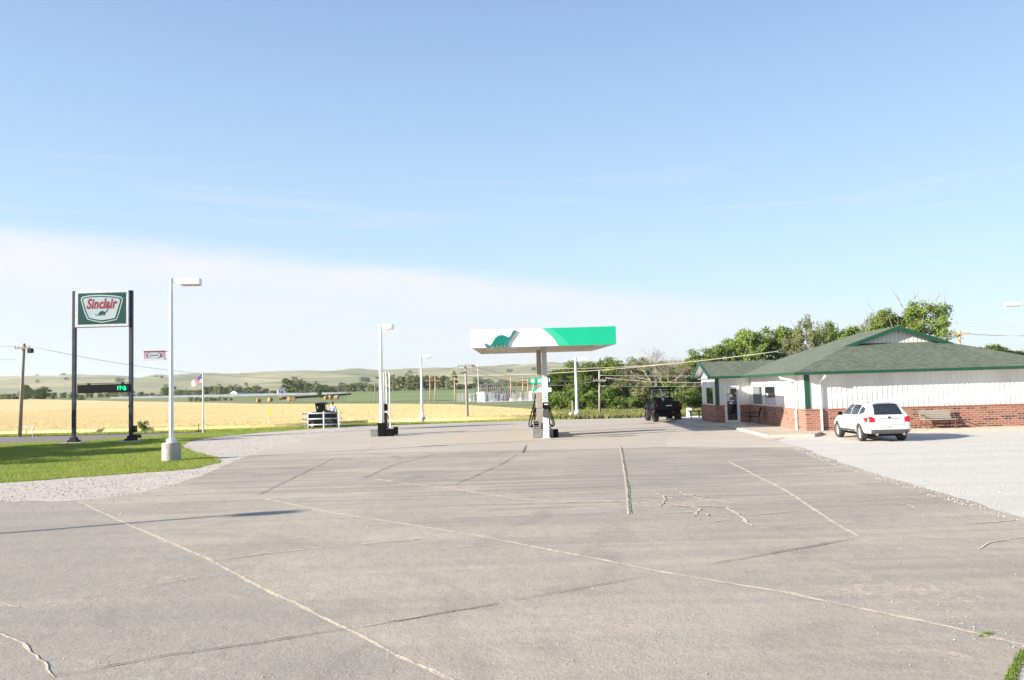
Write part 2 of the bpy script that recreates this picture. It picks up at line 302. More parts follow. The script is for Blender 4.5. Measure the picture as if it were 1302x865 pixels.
M['bench_wood'] = mat('weathered_bench_slats', (0.36, 0.33, 0.27), 0.85, col2=(0.26, 0.24, 0.195), scale=5, stretch=(1, 6, 6))
M['rust'] = mat('rusty_brown_iron', (0.14, 0.055, 0.03), 0.8, col2=(0.07, 0.03, 0.02), scale=8)
M['banner'] = mat('faded_maroon_banner', (0.30, 0.17, 0.20), 0.7, col2=(0.36, 0.25, 0.29), scale=3)
M['banner_grey'] = mat('grey_banner_ellipse', (0.36, 0.40, 0.43), 0.7)
M['lens'] = mat('lamp_lens', (0.72, 0.58, 0.40), 0.35)
M['flag_red'] = mat('flag_red', (0.52, 0.05, 0.06), 0.8); M['flag_white'] = mat('flag_white', (0.78, 0.76, 0.76), 0.8); M['flag_blue'] = mat('flag_blue', (0.08, 0.10, 0.25), 0.8)
M['brown_roof'] = mat('grey_shingles', (0.16, 0.15, 0.14), 0.9)
q = NT('red_brick', 0.9)
s = q.sep(); k = q.n.new('ShaderNodeCombineXYZ'); q.l.new(q.math('ADD', s[0], s[1]), k.inputs[0]); q.l.new(s[2], k.inputs[1])
br = q.n.new('ShaderNodeTexBrick'); q.l.new(k.outputs[0], br.inputs['Vector'])
br.inputs['Scale'].default_value = 1.0; br.inputs['Brick Width'].default_value = 0.31; br.inputs['Row Height'].default_value = 0.105; br.inputs['Mortar Size'].default_value = 0.012; br.inputs['Bias'].default_value = -0.15
br.inputs['Color1'].default_value = (0.29, 0.118, 0.08, 1); br.inputs['Color2'].default_value = (0.20, 0.075, 0.052, 1); br.inputs['Mortar'].default_value = (0.36, 0.26, 0.20, 1)
vor = q.n.new('ShaderNodeTexWhiteNoise'); vor.noise_dimensions = '2D'
fl = q.n.new('ShaderNodeCombineXYZ')
row = q.math('FLOOR', q.math('DIVIDE', s[2], 0.105)); half = q.math('MULTIPLY', q.math('MODULO', row, 2.0), 0.5)
colx = q.math('FLOOR', q.math('ADD', q.math('DIVIDE', q.math('ADD', s[0], s[1]), 0.31), half)); q.l.new(colx, fl.inputs[0]); q.l.new(row, fl.inputs[1]); q.l.new(fl.outputs[0], vor.inputs['Vector'])
c = q.mix(q.math('MULTIPLY', q.rng(vor.outputs[0], 0.91, 0.92), q.math('SUBTRACT', 1.0, br.outputs['Fac'])), br.outputs['Color'], (0.05, 0.035, 0.035))
c = q.mix(q.rng(q.noise(0.8, 4), 0.4, 0.7, 0, 0.3), c, (0.40, 0.16, 0.10))
M['brick'] = q.done(c, q.math('SUBTRACT', 1.0, br.outputs['Fac']), 0.5, 0.01)
q = NT('green_grey_shingles', 0.92)
s = q.sep()
course = q.math('FRACT', q.math('DIVIDE', s[2], 0.048))
k = q.n.new('ShaderNodeCombineXYZ'); q.l.new(q.math('ADD', s[0], s[1]), k.inputs[0]); q.l.new(q.math('FLOOR', q.math('DIVIDE', s[2], 0.048)), k.inputs[1])
kk = q.n.new('ShaderNodeTexNoise'); kk.inputs['Scale'].default_value = 4.6; kk.inputs['Detail'].default_value = 2; q.l.new(k.outputs[0], kk.inputs['Vector'])
c = q.mix(q.rng(kk.outputs[0], 0.36, 0.62), (0.128, 0.148, 0.10), (0.06, 0.074, 0.048))
c = q.mix(q.rng(course, 0.0, 0.22, 0.55, 0.0), c, (0.06, 0.07, 0.055))
c = q.mix(q.rng(q.noise(0.5, 6), 0.40, 0.7, 0, 0.25), c, (0.165, 0.178, 0.135))
M['shingle'] = q.done(c, course, 0.3, 0.02)

# ------------------------------------------------------------------ mesh helpers
class MB:
    def __init__(s): s.v = []; s.f = []; s.mi = []
    def add(s, vs, fs, mi=0):
        o = len(s.v); s.v += [tuple(v) for v in vs]; s.f += [tuple(i + o for i in f) for f in fs]; s.mi += [mi] * len(fs); return s
    def box(s, cx, cy, cz, sx, sy, sz, rz=0, mi=0, taper=1.0):
        vs = []
        for z_, t in ((-sz / 2, 1.0), (sz / 2, taper)):
            for x_, y_ in ((-1, -1), (1, -1), (1, 1), (-1, 1)):
                x = x_ * sx / 2 * t; y = y_ * sy / 2 * t
                vs.append((cx + x * cos(rz) - y * sin(rz), cy + x * sin(rz) + y * cos(rz), cz + z_))
        return s.add(vs, [(0, 3, 2, 1), (4, 5, 6, 7), (0, 1, 5, 4), (1, 2, 6, 5), (2, 3, 7, 6), (3, 0, 4, 7)], mi)
    def tube(s, pts, r, n=8, mi=0, cap=True):
        pts = [Vector(p) for p in pts]; rs = r if isinstance(r, (list, tuple)) else [r] * len(pts); vs = []; fs = []
        prev = None
        for i, p in enumerate(pts):
            d_ = (pts[min(i + 1, len(pts) - 1)] - pts[max(i - 1, 0)]).normalized()
            a = Vector((0, 0, 1)) if abs(d_.z) < 0.95 else Vector((1, 0, 0))
            if prev is None: u = d_.cross(a).normalized()
            else: u = (prev - d_ * prev.dot(d_)).normalized()
            prev = u; v_ = d_.cross(u)
            for k_ in range(n):
                t = 2 * pi * k_ / n; vs.append(p + (u * cos(t) + v_ * sin(t)) * rs[i])
        for i in range(len(pts) - 1):
            for k_ in range(n):
                a = i * n + k_; b = i * n + (k_ + 1) % n; fs.append((a, b, b + n, a + n))
        if cap: fs.append(tuple(range(n))[::-1]); fs.append(tuple((len(pts) - 1) * n + k_ for k_ in range(n)))
        return s.add(vs, fs, mi)
    def cyl(s, x, y, z0, z1, r, r2=None, n=16, mi=0): return s.tube([(x, y, z0), (x, y, z1)], [r, r if r2 is None else r2], n, mi)
    def prism(s, poly, axis, a, b, mi=0):
        """2-D polygon extruded along axis from a to b"""
        n = len(poly); vs = []
        for t in (a, b):
            for p in poly:
                vs.append((t, p[0], p[1]) if axis == 'x' else (p[0], t, p[1]) if axis == 'y' else (p[0], p[1], t))
        fs = [tuple(range(n))[::-1], tuple(range(n, 2 * n))] + [(i, (i + 1) % n, n + (i + 1) % n, n + i) for i in range(n)]
        return s.add(vs, fs, mi)
    def build(s, name, m, parent=None, smooth=False, bevel=0.0, loc=None, fix=True):
        me = bpy.data.meshes.new(name); me.from_pydata(s.v, [], s.f)
        ms = m if isinstance(m, (list, tuple)) else [m]
        for q_ in ms: me.materials.append(q_)
        for p, i in zip(me.polygons, s.mi): p.material_index = i; p.use_smooth = smooth
        if fix:
            b = bmesh.new(); b.from_mesh(me); bmesh.ops.recalc_face_normals(b, faces=b.faces)
            if bevel: bmesh.ops.bevel(b, geom=[e for e in b.edges if e.is_manifold and e.calc_face_angle(0) > 0.6], offset=bevel, segments=2, affect='EDGES', clamp_overlap=True)
            b.to_mesh(me); b.free()
        o = bpy.data.objects.new(name, me); COL.objects.link(o)
        if parent: o.parent = parent
        if loc: o.location = loc
        return o
def tag(o, label=None, cat=None, group=None, kind=None):
    if label: o['label'] = label
    if cat: o['category'] = cat
    if group: o['group'] = group
    if kind: o['kind'] = kind
    return o
def empty(name, loc, rz=0, label=None, cat=None, group=None, scale=1.0):
    o = bpy.data.objects.new(name, None); COL.objects.link(o); o.location = loc; o.rotation_euler = (0, 0, rz); o.scale = (scale,) * 3; o.empty_display_size = 0.3
    return tag(o, label, cat, group)
CH = {}
def copy_tree(o, parent=None):
    c_ = o.copy(); COL.objects.link(c_)
    if parent: c_.parent = parent
    for ch in [x for x in bpy.data.objects if x.parent == o]: copy_tree(ch, c_)
    return c_
def text_mesh(name, body, size, m, parent, loc, rot, extrude=0.01, offset=0.0, shear=0.0, sx=1.0, align='CENTER'):
    cu = bpy.data.curves.new(name, 'FONT'); cu.body = body; cu.size = size; cu.extrude = extrude; cu.offset = offset; cu.shear = shear; cu.space_character = 1.0 + 3.5 * offset; cu.align_x = align; cu.align_y = 'CENTER'
    t = bpy.data.objects.new('tmp', cu); COL.objects.link(t); bpy.context.view_layer.update()
    me = bpy.data.meshes.new_from_object(t.evaluated_get(bpy.context.evaluated_depsgraph_get())); bpy.data.objects.remove(t)
    me.materials.clear(); me.materials.append(m)
    o = bpy.data.objects.new(name, me); COL.objects.link(o); o.location = loc; o.rotation_euler = rot; o.scale = (sx, 1, 1)
    if parent: o.parent = parent
    return o

# ------------------------------------------------------------------ terrain
def sstep(a, b, x):
    t = max(0.0, min(1.0, (x - a) / (b - a))); return t * t * (3 - 2 * t)
def T(x, y):
    r = hypot(x, y); z_ = sstep(215, 480, r) * 4.0
    if y > 0 or r > 900:
        a = atan2(x, max(y, 1e-3)) if y > 0 else 1.2
        z_ += sstep(480, 1100, r) * 5.0
        cr = 66 + 7 * noise.noise(Vector((a * 5.0, 0.3, 0))) + 4 * noise.noise(Vector((a * 17.0, 1.3, 0)))
        env = sstep(1000, 2600, r)
        n1 = noise.fractal(Vector((x / 420.0, y / 330.0, 0.7)), 0.85, 2.1, 6)
        n2 = abs(noise.noise(Vector((x / 190.0, y / 260.0, 4.7))))
        rel_ = 16.0 * n1 - 22.0 * n2 + 5
        z_ += env * (cr - 9.0 + rel_) if r < 2650 else cr - 9 + rel_ - sstep(2650, 5000, r) * 25
    return z_ - 0.03
def polar(name, r0, r1, nr, a0, a1, na, m, kind='structure'):
    vs = []; fs = []
    for i in range(nr + 1):
        r = r0 * (r1 / r0) ** (i / nr)
        for j in range(na + 1):
            a = a0 + (a1 - a0) * j / na; x = r * sin(a); y = r * cos(a); vs.append((x, y, T(x, y)))
    for i in range(nr):
        for j in range(na):
            k_ = i * (na + 1) + j; fs.append((k_, k_ + 1, k_ + na + 2, k_ + na + 1))
    b = MB(); b.add(vs, fs); o = b.build(name, m, smooth=True, fix=False)
    for p in o.data.polygons: pass
    o.data.flip_normals() if o.data.polygons[0].normal.z < 0 else None
    return tag(o, kind=kind)
polar('ground', 0.5, 1000, 60, -pi, pi, 240, M['land'])
o = polar('hills', 1000, 6000, 110, -1.15, 1.15, 420, M['land'])
def sheet(name, pts, z_, m, kind='structure', step=None, parent=None, drape=False):
    pts = [Vector((p[0], p[1], 0)) for p in pts]
    b = bmesh.new(); vs = [b.verts.new((p.x, p.y, z_)) for p in pts]; f = b.faces.new(vs)
    bmesh.ops.triangulate(b, faces=[f])
    me = bpy.data.meshes.new(name); b.to_mesh(me); b.free()
    if me.polygons[0].normal.z < 0: me.flip_normals()
    for i, p in enumerate(me.polygons):
        if p.normal.z < 0: p.flip()
    me.materials.append(m); o = bpy.data.objects.new(name, me); COL.objects.link(o)
    if parent: o.parent = parent
    return tag(o, kind=kind) if kind else o
def in_poly(x, y, poly):
    c_ = False; n = len(poly); j = n - 1
    for i in range(n):
        if (poly[i][1] > y) != (poly[j][1] > y) and x < (poly[j][0] - poly[i][0]) * (y - poly[i][1]) / (poly[j][1] - poly[i][1]) + poly[i][0]: c_ = not c_
        j = i
    return c_
def smooth_line(pts, n=8):
    out = []
    for i in range(len(pts) - 1):
        p0 = pts[max(i - 1, 0)]; p1 = pts[i]; p2 = pts[i + 1]; p3 = pts[min(i + 2, len(pts) - 1)]
        for k_ in range(n):
            t = k_ / n; out.append(0.5 * ((2 * p1) + (p2 - p0) * t + (2 * p0 - 5 * p1 + 4 * p2 - p3) * t * t + (3 * p1 - p0 - 3 * p2 + p3) * t ** 3))
    out.append(pts[-1]); return out
def rag(pts, amp, sc_=1.5):
    return [p + Vector((noise.noise(Vector((p.x * sc_, p.y * sc_, 3))) * amp, noise.noise(Vector((p.x * sc_, p.y * sc_, 9))) * amp, 0)) for p in pts]

# air between the camera and the sandhills
hz = MB(); hz.box(0, 2900, 60, 9000, 6400, 124); hzo = hz.build('haze', bpy.data.materials.new('thin_air')); hm = hzo.data.materials[0]; hm.use_nodes = True
for n_ in list(hm.node_tree.nodes): hm.node_tree.nodes.remove(n_)
ho = hm.node_tree.nodes.new('ShaderNodeOutputMaterial'); pv = hm.node_tree.nodes.new('ShaderNodeVolumePrincipled'); pv.inputs['Density'].default_value = HAZE; pv.inputs['Color'].default_value = (0.90, 0.95, 1.0, 1); pv.inputs['Anisotropy'].default_value = 0.3
hm.node_tree.links.new(pv.outputs[0], ho.inputs['Volume']); tag(hzo, 'thin pale haze over the fields and sandhills', 'haze', None, 'stuff')
# wheat field
WZ = 0.30
far_edge = smooth_line([PZ(-60, 519.0, WZ), PZ(100, 516.8, WZ), PZ(240, 514.4, WZ), PZ(350, 513.6, WZ), PZ(470, 513.6, WZ), PZ(560, 514, WZ), PZ(600, 515.5, WZ), PZ(650, 518.5, WZ), PZ(690, 521.5, WZ), PZ(728, 526.5, WZ)], 6)
near_edge = smooth_line([PZ(728, 527.5, 0), PZ(700, 532, 0), PZ(600, 536, 0), PZ(480, 538.5, 0), PZ(430, 541, 0), PZ(350, 544.5, 0), PZ(250, 547.5, 0), PZ(150, 550.2, 0), PZ(0, 553.5, 0), PZ(-60, 555, 0)], 6)
wheat_poly = far_edge + near_edge
# gridded sheet following the land
def grid_field(name, poly, zoff, m, nx, ny, kind):
    xs = [p.x for p in poly]; ys = [p.y for p in poly]; x0, x1, y0, y1 = min(xs), max(xs), min(ys), max(ys)
    b = bmesh.new(); f = b.faces.new([b.verts.new((p.x, p.y, 0)) for p in poly]); bmesh.ops.triangulate(b, faces=[f])
    for i in range(1, nx):
        x = x0 + (x1 - x0) * i / nx; bmesh.ops.bisect_plane(b, geom=b.verts[:] + b.edges[:] + b.faces[:], plane_co=(x, 0, 0), plane_no=(1, 0, 0))
    for i in range(1, ny):
        y = y0 * (y1 / y0) ** (i / ny); bmesh.ops.bisect_plane(b, geom=b.verts[:] + b.edges[:] + b.faces[:], plane_co=(0, y, 0), plane_no=(0, 1, 0))
    for v in b.verts: v.co.z = T(v.co.x, v.co.y) + 0.03 + zoff
    for f in b.faces:
        if f.normal.z < 0: f.normal_flip()
    bmesh.ops.recalc_face_normals(b, faces=b.faces)
    me = bpy.data.meshes.new(name); b.to_mesh(me); b.free(); me.materials.append(m)
    if me.polygons[0].normal.z < 0: me.flip_normals()
    o = bpy.data.objects.new(name, me); COL.objects.link(o); return tag(o, kind=kind)
wf = grid_field('wheat_field', wheat_poly, WZ, M['wheat'], 12, 24, 'structure')
sk_ = MB(); 
for a_, b_ in zip(near_edge, near_edge[1:]): sk_.add([(a_.x, a_.y - 0.15, -0.02), (b_.x, b_.y - 0.15, -0.02), (b_.x, b_.y, WZ + 0.002), (a_.x, a_.y, WZ + 0.002)], [(0, 1, 2, 3)])
so2 = sk_.build('wheat_edge', M['stalk'], wf, fix=False)
def tufts(name, poly, n, h, wd, m, ymax=None, zf=lambda x, y: 0.0, ybias=1.0, label=None, cat=None, spikes=3, filt=None):
    xs = [p.x for p in poly]; ys = [p.y for p in poly]; x0, x1, y0, y1 = min(xs), max(xs), min(ys), max(ys)
    if ymax: y1 = min(y1, ymax)
    rnd = random.Random(hash(name) % 1000 if False else len(name)); vs = []; fs = []; k_ = 0; tries = 0
    pl = [(p.x, p.y) for p in poly]
    while k_ < n and tries < n * 12:
        tries += 1
        y = y0 + (y1 - y0) * rnd.random() ** ybias; x = rnd.uniform(x0, x1)
        if abs(x) > 0.74 * y + 3 or not in_poly(x, y, pl): continue
        if filt and not filt(x, y): continue
        k_ += 1; a = rnd.uniform(0, pi); z_ = zf(x, y)
        for s_ in range(spikes):
            dx = rnd.gauss(0, wd); dy = rnd.gauss(0, wd); hh = h * rnd.uniform(0.5, 1.25); ww = wd * rnd.uniform(0.3, 0.7); lx = rnd.gauss(0, hh * 0.3); ly = rnd.gauss(0, hh * 0.3)
            o_ = len(vs); a2 = a + rnd.uniform(-0.8, 0.8)
            vs += [(x + dx - ww * cos(a2), y + dy - ww * sin(a2), z_), (x + dx + ww * cos(a2), y + dy + ww * sin(a2), z_), (x + dx + lx, y + dy + ly, z_ + hh)]; fs.append((o_, o_ + 1, o_ + 2))
    b = MB(); b.add(vs, fs); o = b.build(name, m, fix=False); return tag(o, label, cat, None, 'stuff')
tufts('wheat', wheat_poly, 90000, 0.10, 0.03, M['stalk'], ymax=210, zf=lambda x, y: T(x, y) + 0.03 + 0.265, ybias=1.7, label='ripe golden wheat standing in the field beyond the road', cat='wheat', spikes=3)

# road
RZ_ = -0.012
road = sheet('road', [(-160, 49.0), (8, 49.0), (8, 57.4), (-160, 60.5)], RZ_, M['road'])
# lawn in front of the road
lf = smooth_line([PZ(-200, 622), PZ(0, 614.5), PZ(100, 607.5), PZ(180, 602), PZ(230, 598), PZ(262, 593), PZ(279, 588), PZ(276, 583), PZ(258, 577), PZ(238, 571.5), PZ(232, 567), PZ(240, 562.5), PZ(262, 557.5), PZ(320, 551.5), PZ(380, 547), PZ(440, 543.2), PZ(475, 540.5)], 8)
lf = rag(lf, 0.25, 1.2)
lb = smooth_line([PZ(440, 541.5), PZ(380, 543.5), PZ(300, 548.5), PZ(250, 551), PZ(180, 555.3), PZ(100, 560.5), PZ(0, 564.5), PZ(-200, 573)], 4)
lawn_poly = lf + lb
sheet('lawn', lawn_poly, 0.0, M['lawn'])
tufts('grass', lawn_poly, 95000, 0.065, 0.018, M['blade'], label='mown green grass around the price sign posts', cat='grass', ybias=1.2)
# verge strips: between road and wheat, and behind the apron
vpoly = [Vector((-120, 59.6, 0)), Vector((-60, 59.2, 0))] + [p + Vector((0, -0.2, 0)) for p in near_edge[::-1]]
vb = [PZ(728, 533.5), PZ(700, 534.5), PZ(600, 537.5), PZ(480, 540.5), PZ(440, 543), PZ(420, 544), PZ(300, 549), PZ(180, 551.5)]
verge_poly = near_edge[:-1] + [PZ(0, 555), PZ(100, 553.5), PZ(180, 551.3), PZ(250, 549.6), PZ(300, 549.2), PZ(380, 545.5), PZ(440, 542.8), PZ(480, 540.5), PZ(600, 537.6), PZ(700, 534.3), PZ(735, 533)]
sheet('roadside_verge', verge_poly, 0.006, M['lawn'])
tufts('verge_grass', [p for p in verge_poly], 9000, 0.13, 0.05, M['blade'], label='tall green grass fringe between pavement and wheat', cat='grass')
weed_poly = [PZ(690, 534), PZ(760, 532.5), PZ(830, 531), PZ(905, 529.5), PZ(905, 524), PZ(800, 522), PZ(728, 521), PZ(690, 521)]
tufts('weeds', weed_poly, 16000, 0.35, 0.10, M['weed'], label='dry yellow green weeds in front of the tree belt', cat='weeds')

# ------------------------------------------------------------------ pavement
gleft = lf[:len(lf)]
gl = [PZ(-200, 624)] + lf[1:-1] + [PZ(480, 541), PZ(520, 560), PZ(400, 600), PZ(250, 640), PZ(-200, 660)]
gl_poly = [Vector((-32, 16.5, 0))] + [p + (Vector((0, 0.0, 0))) for p in lf[::1]] + [PZ(470, 556), PZ(360, 592), PZ(280, 625), PZ(180, 655), PZ(-150, 668)]
sheet('gravel_drive', gl_poly, 0.004, M['gravel'])
sheet('gravel_lot', [(5.5, 8.0), (60, 8.0), (60, 60), (5.5, 60)], -0.004, M['gravel_white'])
ap_left = [PZ(-300, 648), PZ(0, 638), PZ(60, 637.5), PZ(110, 636), PZ(170, 628), PZ(215, 618), PZ(262, 603), PZ(285, 592), PZ(310, 582), PZ(350, 569), PZ(400, 556), PZ(440, 547), PZ(475, 541.6)]
ap_l = rag(smooth_line(ap_left, 8), 0.22, 1.6)
ap_far = [PZ(540, 539.6), PZ(600, 537.3), PZ(700, 534.0), PZ(760, 532.8), PZ(830, 531.2), PZ(880, 530.0)]
ap_right = [PZ(862, 545), PZ(850, 556), PZ(846, 569), PZ(1019, 569.5), PZ(1074, 590.5), PZ(1204, 629.5), PZ(1302, 659), PZ(1420, 692)]
ap_right = ap_right[:2] + rag(smooth_line(ap_right[2:4], 10) + smooth_line(ap_right[3:], 10)[1:], 0.14, 1.3)
apron_poly = ap_l + ap_far + ap_right + [Vector((12, 8, 0)), Vector((12, -12, 0)), Vector((-40, -12, 0))]
apron = sheet('concrete_apron', apron_poly, 0.010, M['concrete'])
pad_poly = [PZ(1019, 569.7), PZ(846, 569.2), PZ(850, 556), PZ(862, 545), PZ(880, 530.0), PZ(905, 529), PZ(1000, 545), PZ(1000, 556), PZ(985, 560)]
sheet('concrete_pad', pad_poly, 0.008, M['concrete_pale'])

def strip(name, px, width, m, z_, jit=0.03, gaps=0.0, seed=1):
    rnd = random.Random(seed); pts = [PZ(*p, 0) for p in px]; line = []
    for a, b_ in zip(pts[:-1], pts[1:]):
        n = max(2, int((b_ - a).length / 0.12))
        for i in range(n): line.append(a.lerp(b_, i / n))
    line.append(pts[-1]); b = MB(); vs = []; fs = []
    for i, p in enumerate(line):
        d_ = (line[min(i + 1, len(line) - 1)] - line[max(i - 1, 0)]).normalized(); nrm = Vector((-d_.y, d_.x, 0))
        j1 = noise.noise(Vector((p.x * 1.3, p.y * 1.3, seed))) * jit * 1.6 + noise.noise(Vector((p.x * 5, p.y * 5, seed))) * jit
        wd = width * (0.45 + 0.9 * abs(noise.noise(Vector((p.x * 2.3, p.y * 2.3, seed + 7)))) + 0.5 * rnd.random())
        wd *= min(1.0, 0.25 + i / 5.0, 0.25 + (len(line) - 1 - i) / 5.0)
        c_ = p + nrm * j1; q1 = c_ - nrm * wd / 2; q2 = c_ + nrm * wd / 2; vs += [(q1.x, q1.y, z_), (q2.x, q2.y, z_)]
    for i in range(len(line) - 1):
        if gaps and noise.noise(Vector((line[i].x * 0.9, line[i].y * 0.9, seed + 20))) > 0.5 - gaps: continue
        fs.append((2 * i, 2 * i + 1, 2 * i + 3, 2 * i + 2))
    b.add(vs, fs); o = b.build(name, m, fix=False)
    if o.data.polygons and o.data.polygons[0].normal.z < 0: o.data.flip_normals()
    o.parent = apron; return o
SAND = [([(98, 638), (150, 662), (265, 712), (350, 757), (448, 805), (500, 832), (572, 865), (640, 900)], 0.06),
 ([(325, 632), (411, 651), (590, 679), (760, 712), (855, 731), (1010, 757), (1190, 795), (1302, 822), (1340, 832)], 0.07),
 ([(470, 609), (520, 616), (568, 621), (650, 634), (690, 638), (760, 641), (797, 642)], 0.09),
 ([(925, 587), (1000, 625), (1060, 665), (1095, 685)], 0.075),
 ([(455, 577.5), (560, 576.5), (700, 573), (846, 569)], 0.16),
 ([(448, 578), (475, 568), (500, 557)], 0.10),
 ([(788, 567), (792, 590), (797, 625), (799, 656)], 0.06),
 ([(0, 768), (25, 774), (40, 773), (72, 768)], 0.045), ([(-20, 800), (30, 820), (50, 840), (72, 862)], 0.035),
 ([(860, 622), (870, 630), (905, 638), (945, 642)], 0.07), ([(735, 638), (850, 641), (893, 648), (883, 658)], 0.07), ([(925, 645), (940, 655), (956, 670)], 0.07),
 ([(800, 630), (850, 634), (890, 637)], 0.06), ([(770, 649), (830, 650), (860, 650)], 0.05),
 ([(900, 665), (930, 662)], 0.05), ([(1225, 668), (1300, 662)], 0.06), ([(1242, 700), (1260, 692), (1302, 684), (1330, 680)], 0.03), ([(1045, 665), (1068, 665)], 0.05),
 ([(265, 715), (340, 705), (430, 696), (520, 688), (560, 682)], 0.03), ([(100, 762), (145, 755)], 0.03), ([(448, 800), (560, 782), (640, 768)], 0.025), ([(1085, 640), (1110, 636)], 0.04), ([(650, 634), (760, 628), (860, 632)], 0.03), ([(690, 622), (800, 618)], 0.03), ([(560, 700), (620, 694), (700, 690)], 0.015), ([(812, 655), (900, 652), (960, 656), (1020, 650)], 0.03), ([(830, 626), (845, 634), (842, 646)], 0.04), ([(835, 642), (872, 646), (905, 645), (948, 648)], 0.06), ([(803, 636), (830, 640), (862, 641)], 0.05), ([(888, 652), (896, 657), (886, 663)], 0.06), ([(1120, 640), (1150, 643), (1175, 650)], 0.05), ([(1150, 632), (1190, 640)], 0.04), ([(700, 641), (740, 640), (796, 640)], 0.05), ([(862, 628), (900, 634), (930, 634)], 0.05), ([(560, 700), (600, 697)], 0.02)]
for i, (p, wd) in enumerate(SAND):
    strip('sand_joint', p, wd, M['sand'], 0.0145 + 0.0004 * i, 0.015 if i < 7 else (0.06 if 8 < i < 14 or i > 24 else 0.03), 0.0 if i < 7 else 0.12, i + 3)
CRACK = [([(60, 864), (200, 838), (330, 819), (448, 801)], 0.018), ([(448, 801), (560, 782), (700, 757), (830, 733)], 0.014), ([(325, 632), (345, 622), (390, 600), (425, 583)], 0.028),
 ([(462, 609), (500, 592), (555, 578)], 0.03), ([(568, 621), (600, 608), (640, 590), (658, 578)], 0.028), ([(175, 751), (230, 741), (290, 733)], 0.018),
 ([(900, 720), (1010, 700), (1095, 685)], 0.025), ([(789.5, 567), (793.5, 590), (798.5, 625), (800.5, 656)], 0.025), ([(-10, 778), (20, 773)], 0.03), ([(983, 674), (1000, 671)], 0.04),
 ([(650, 670), (700, 664), (740, 661)], 0.03), ([(670, 565), (664, 577)], 0.05)]
for i, (p, wd) in enumerate(CRACK): strip('crack', p, wd, M['crack'], 0.025 + 0.0004 * i, 0.02, 0.12, i + 40)

def pebbles(name, poly, n, r0, r1, m, z_, label, seed=3, ymax=None, bias=1.0, keep_off=None):
    rnd = random.Random(seed); pl = [(p.x, p.y) for p in poly]; xs = [p[0] for p in pl]; ys = [p[1] for p in pl]; vs = []; fs = []; k_ = 0; t_ = 0
    while k_ < n and t_ < n * 20:
        t_ += 1; x = rnd.uniform(min(xs), max(xs)); y = min(ys) + (min(max(ys), ymax or 1e9) - min(ys)) * rnd.random() ** bias
        if y < 5 or abs(x) > 0.7 * y + 1 or not in_poly(x, y, pl): continue
        if keep_off and in_poly(x, y, keep_off) and rnd.random() > 0.03: continue
        k_ += 1; r = r0 + (r1 - r0) * rnd.random() ** 2.5; a = rnd.uniform(0, 6.3); o_ = len(vs)
        for j in range(4): vs.append((x + r * rnd.uniform(0.6, 1.1) * cos(a + j * pi / 2), y + r * rnd.uniform(0.6, 1.1) * sin(a + j * pi / 2), z_ + r * rnd.uniform(0.1, 0.4)))
        vs.append((x + rnd.uniform(-.3, .3) * r, y + rnd.uniform(-.3, .3) * r, z_ + r * rnd.uniform(0.6, 1.0))); vs.append((x, y, z_ - r * 0.2))
        for j in range(4): fs.append((o_ + j, o_ + (j + 1) % 4, o_ + 4)); fs.append((o_ + (j + 1) % 4, o_ + j, o_ + 5))
    b = MB(); b.add(vs, fs); return tag(b.build(name, m, fix=False), label, 'gravel', None, 'stuff')
pebbles('gravel_stones', gl_poly, 12000, 0.010, 0.034, M['stone'], 0.004, 'loose pale stones on the gravel drive beside the lawn', 3, None, 1.5, [(p.x, p.y) for p in apron_poly])
rg_poly = [Vector((p[0], p[1], 0)) for p in ((13.2, 12), (40, 12), (40, 40), (13, 36))]
pebbles('limestone_chips', [PZ(1400, 690), PZ(1302, 659), PZ(1204, 629.5), PZ(1074, 590.5), PZ(1019, 569.5), PZ(1060, 562), PZ(1400, 560)], 3500, 0.008, 0.022, M['stone'], -0.002, 'loose white chips over the gravel lot', 5, None, 1.6, [(p.x, p.y) for p in apron_poly])
pebbles('edge_chips', [PZ(1302, 659), PZ(1204, 629.5), PZ(1074, 590.5), PZ(1019, 569.5), PZ(1005, 571), PZ(1060, 593), PZ(1190, 634), PZ(1302, 668)], 900, 0.008, 0.026, M['stone'], 0.011, 'white chips strayed from the lot onto the concrete edge', 15)
pebbles('strayed_gravel', [PZ(0, 637), PZ(110, 636), PZ(215, 619), PZ(285, 592), PZ(300, 594), PZ(235, 624), PZ(130, 644), PZ(0, 646)], 600, 0.006, 0.022, M['stone'], 0.011, 'gravel bits strayed from the drive onto the concrete', 16)
pebbles('scattered_pebbles', [PZ(-10, 870), PZ(1310, 870), PZ(1310, 700), PZ(1200, 640), PZ(0, 640)], 900, 0.004, 0.014, M['stone'], 0.012, 'tiny stones scattered over the concrete apron', 8, 22, 1.2)
pebbles('edge_rubble', [PZ(1150, 770), PZ(1302, 805), PZ(1302, 830), PZ(1150, 790)], 70, 0.004, 0.013, M['stone'], 0.012, 'crumbled stones along the joint near the right corner', 9)
corner_poly = [PZ(1303, 832), PZ(1296, 838), PZ(1290, 850), PZ(1282, 866), PZ(1275, 885), PZ(1400, 885), PZ(1400, 832)]
sheet('gravel_corner', corner_poly, 0.016, M['gravel'])
tufts('edge_grass', [PZ(1300, 826), PZ(1294, 836), PZ(1287, 848), PZ(1279, 864), PZ(1272, 885), PZ(1292, 885), PZ(1294, 862), PZ(1299, 848), PZ(1306, 838)], 420, 0.03, 0.010, M['lawn'], label='green weeds along the pavement edge at lower right', cat='grass', zf=lambda x, y: 0.012)
tufts('joint_weed', [PZ(1245, 806), PZ(1262, 806), PZ(1262, 812), PZ(1245, 812)], 40, 0.02, 0.008, M['lawn'], label='small green weed growing in the sandy joint', cat='weed', zf=lambda x, y: 0.012)

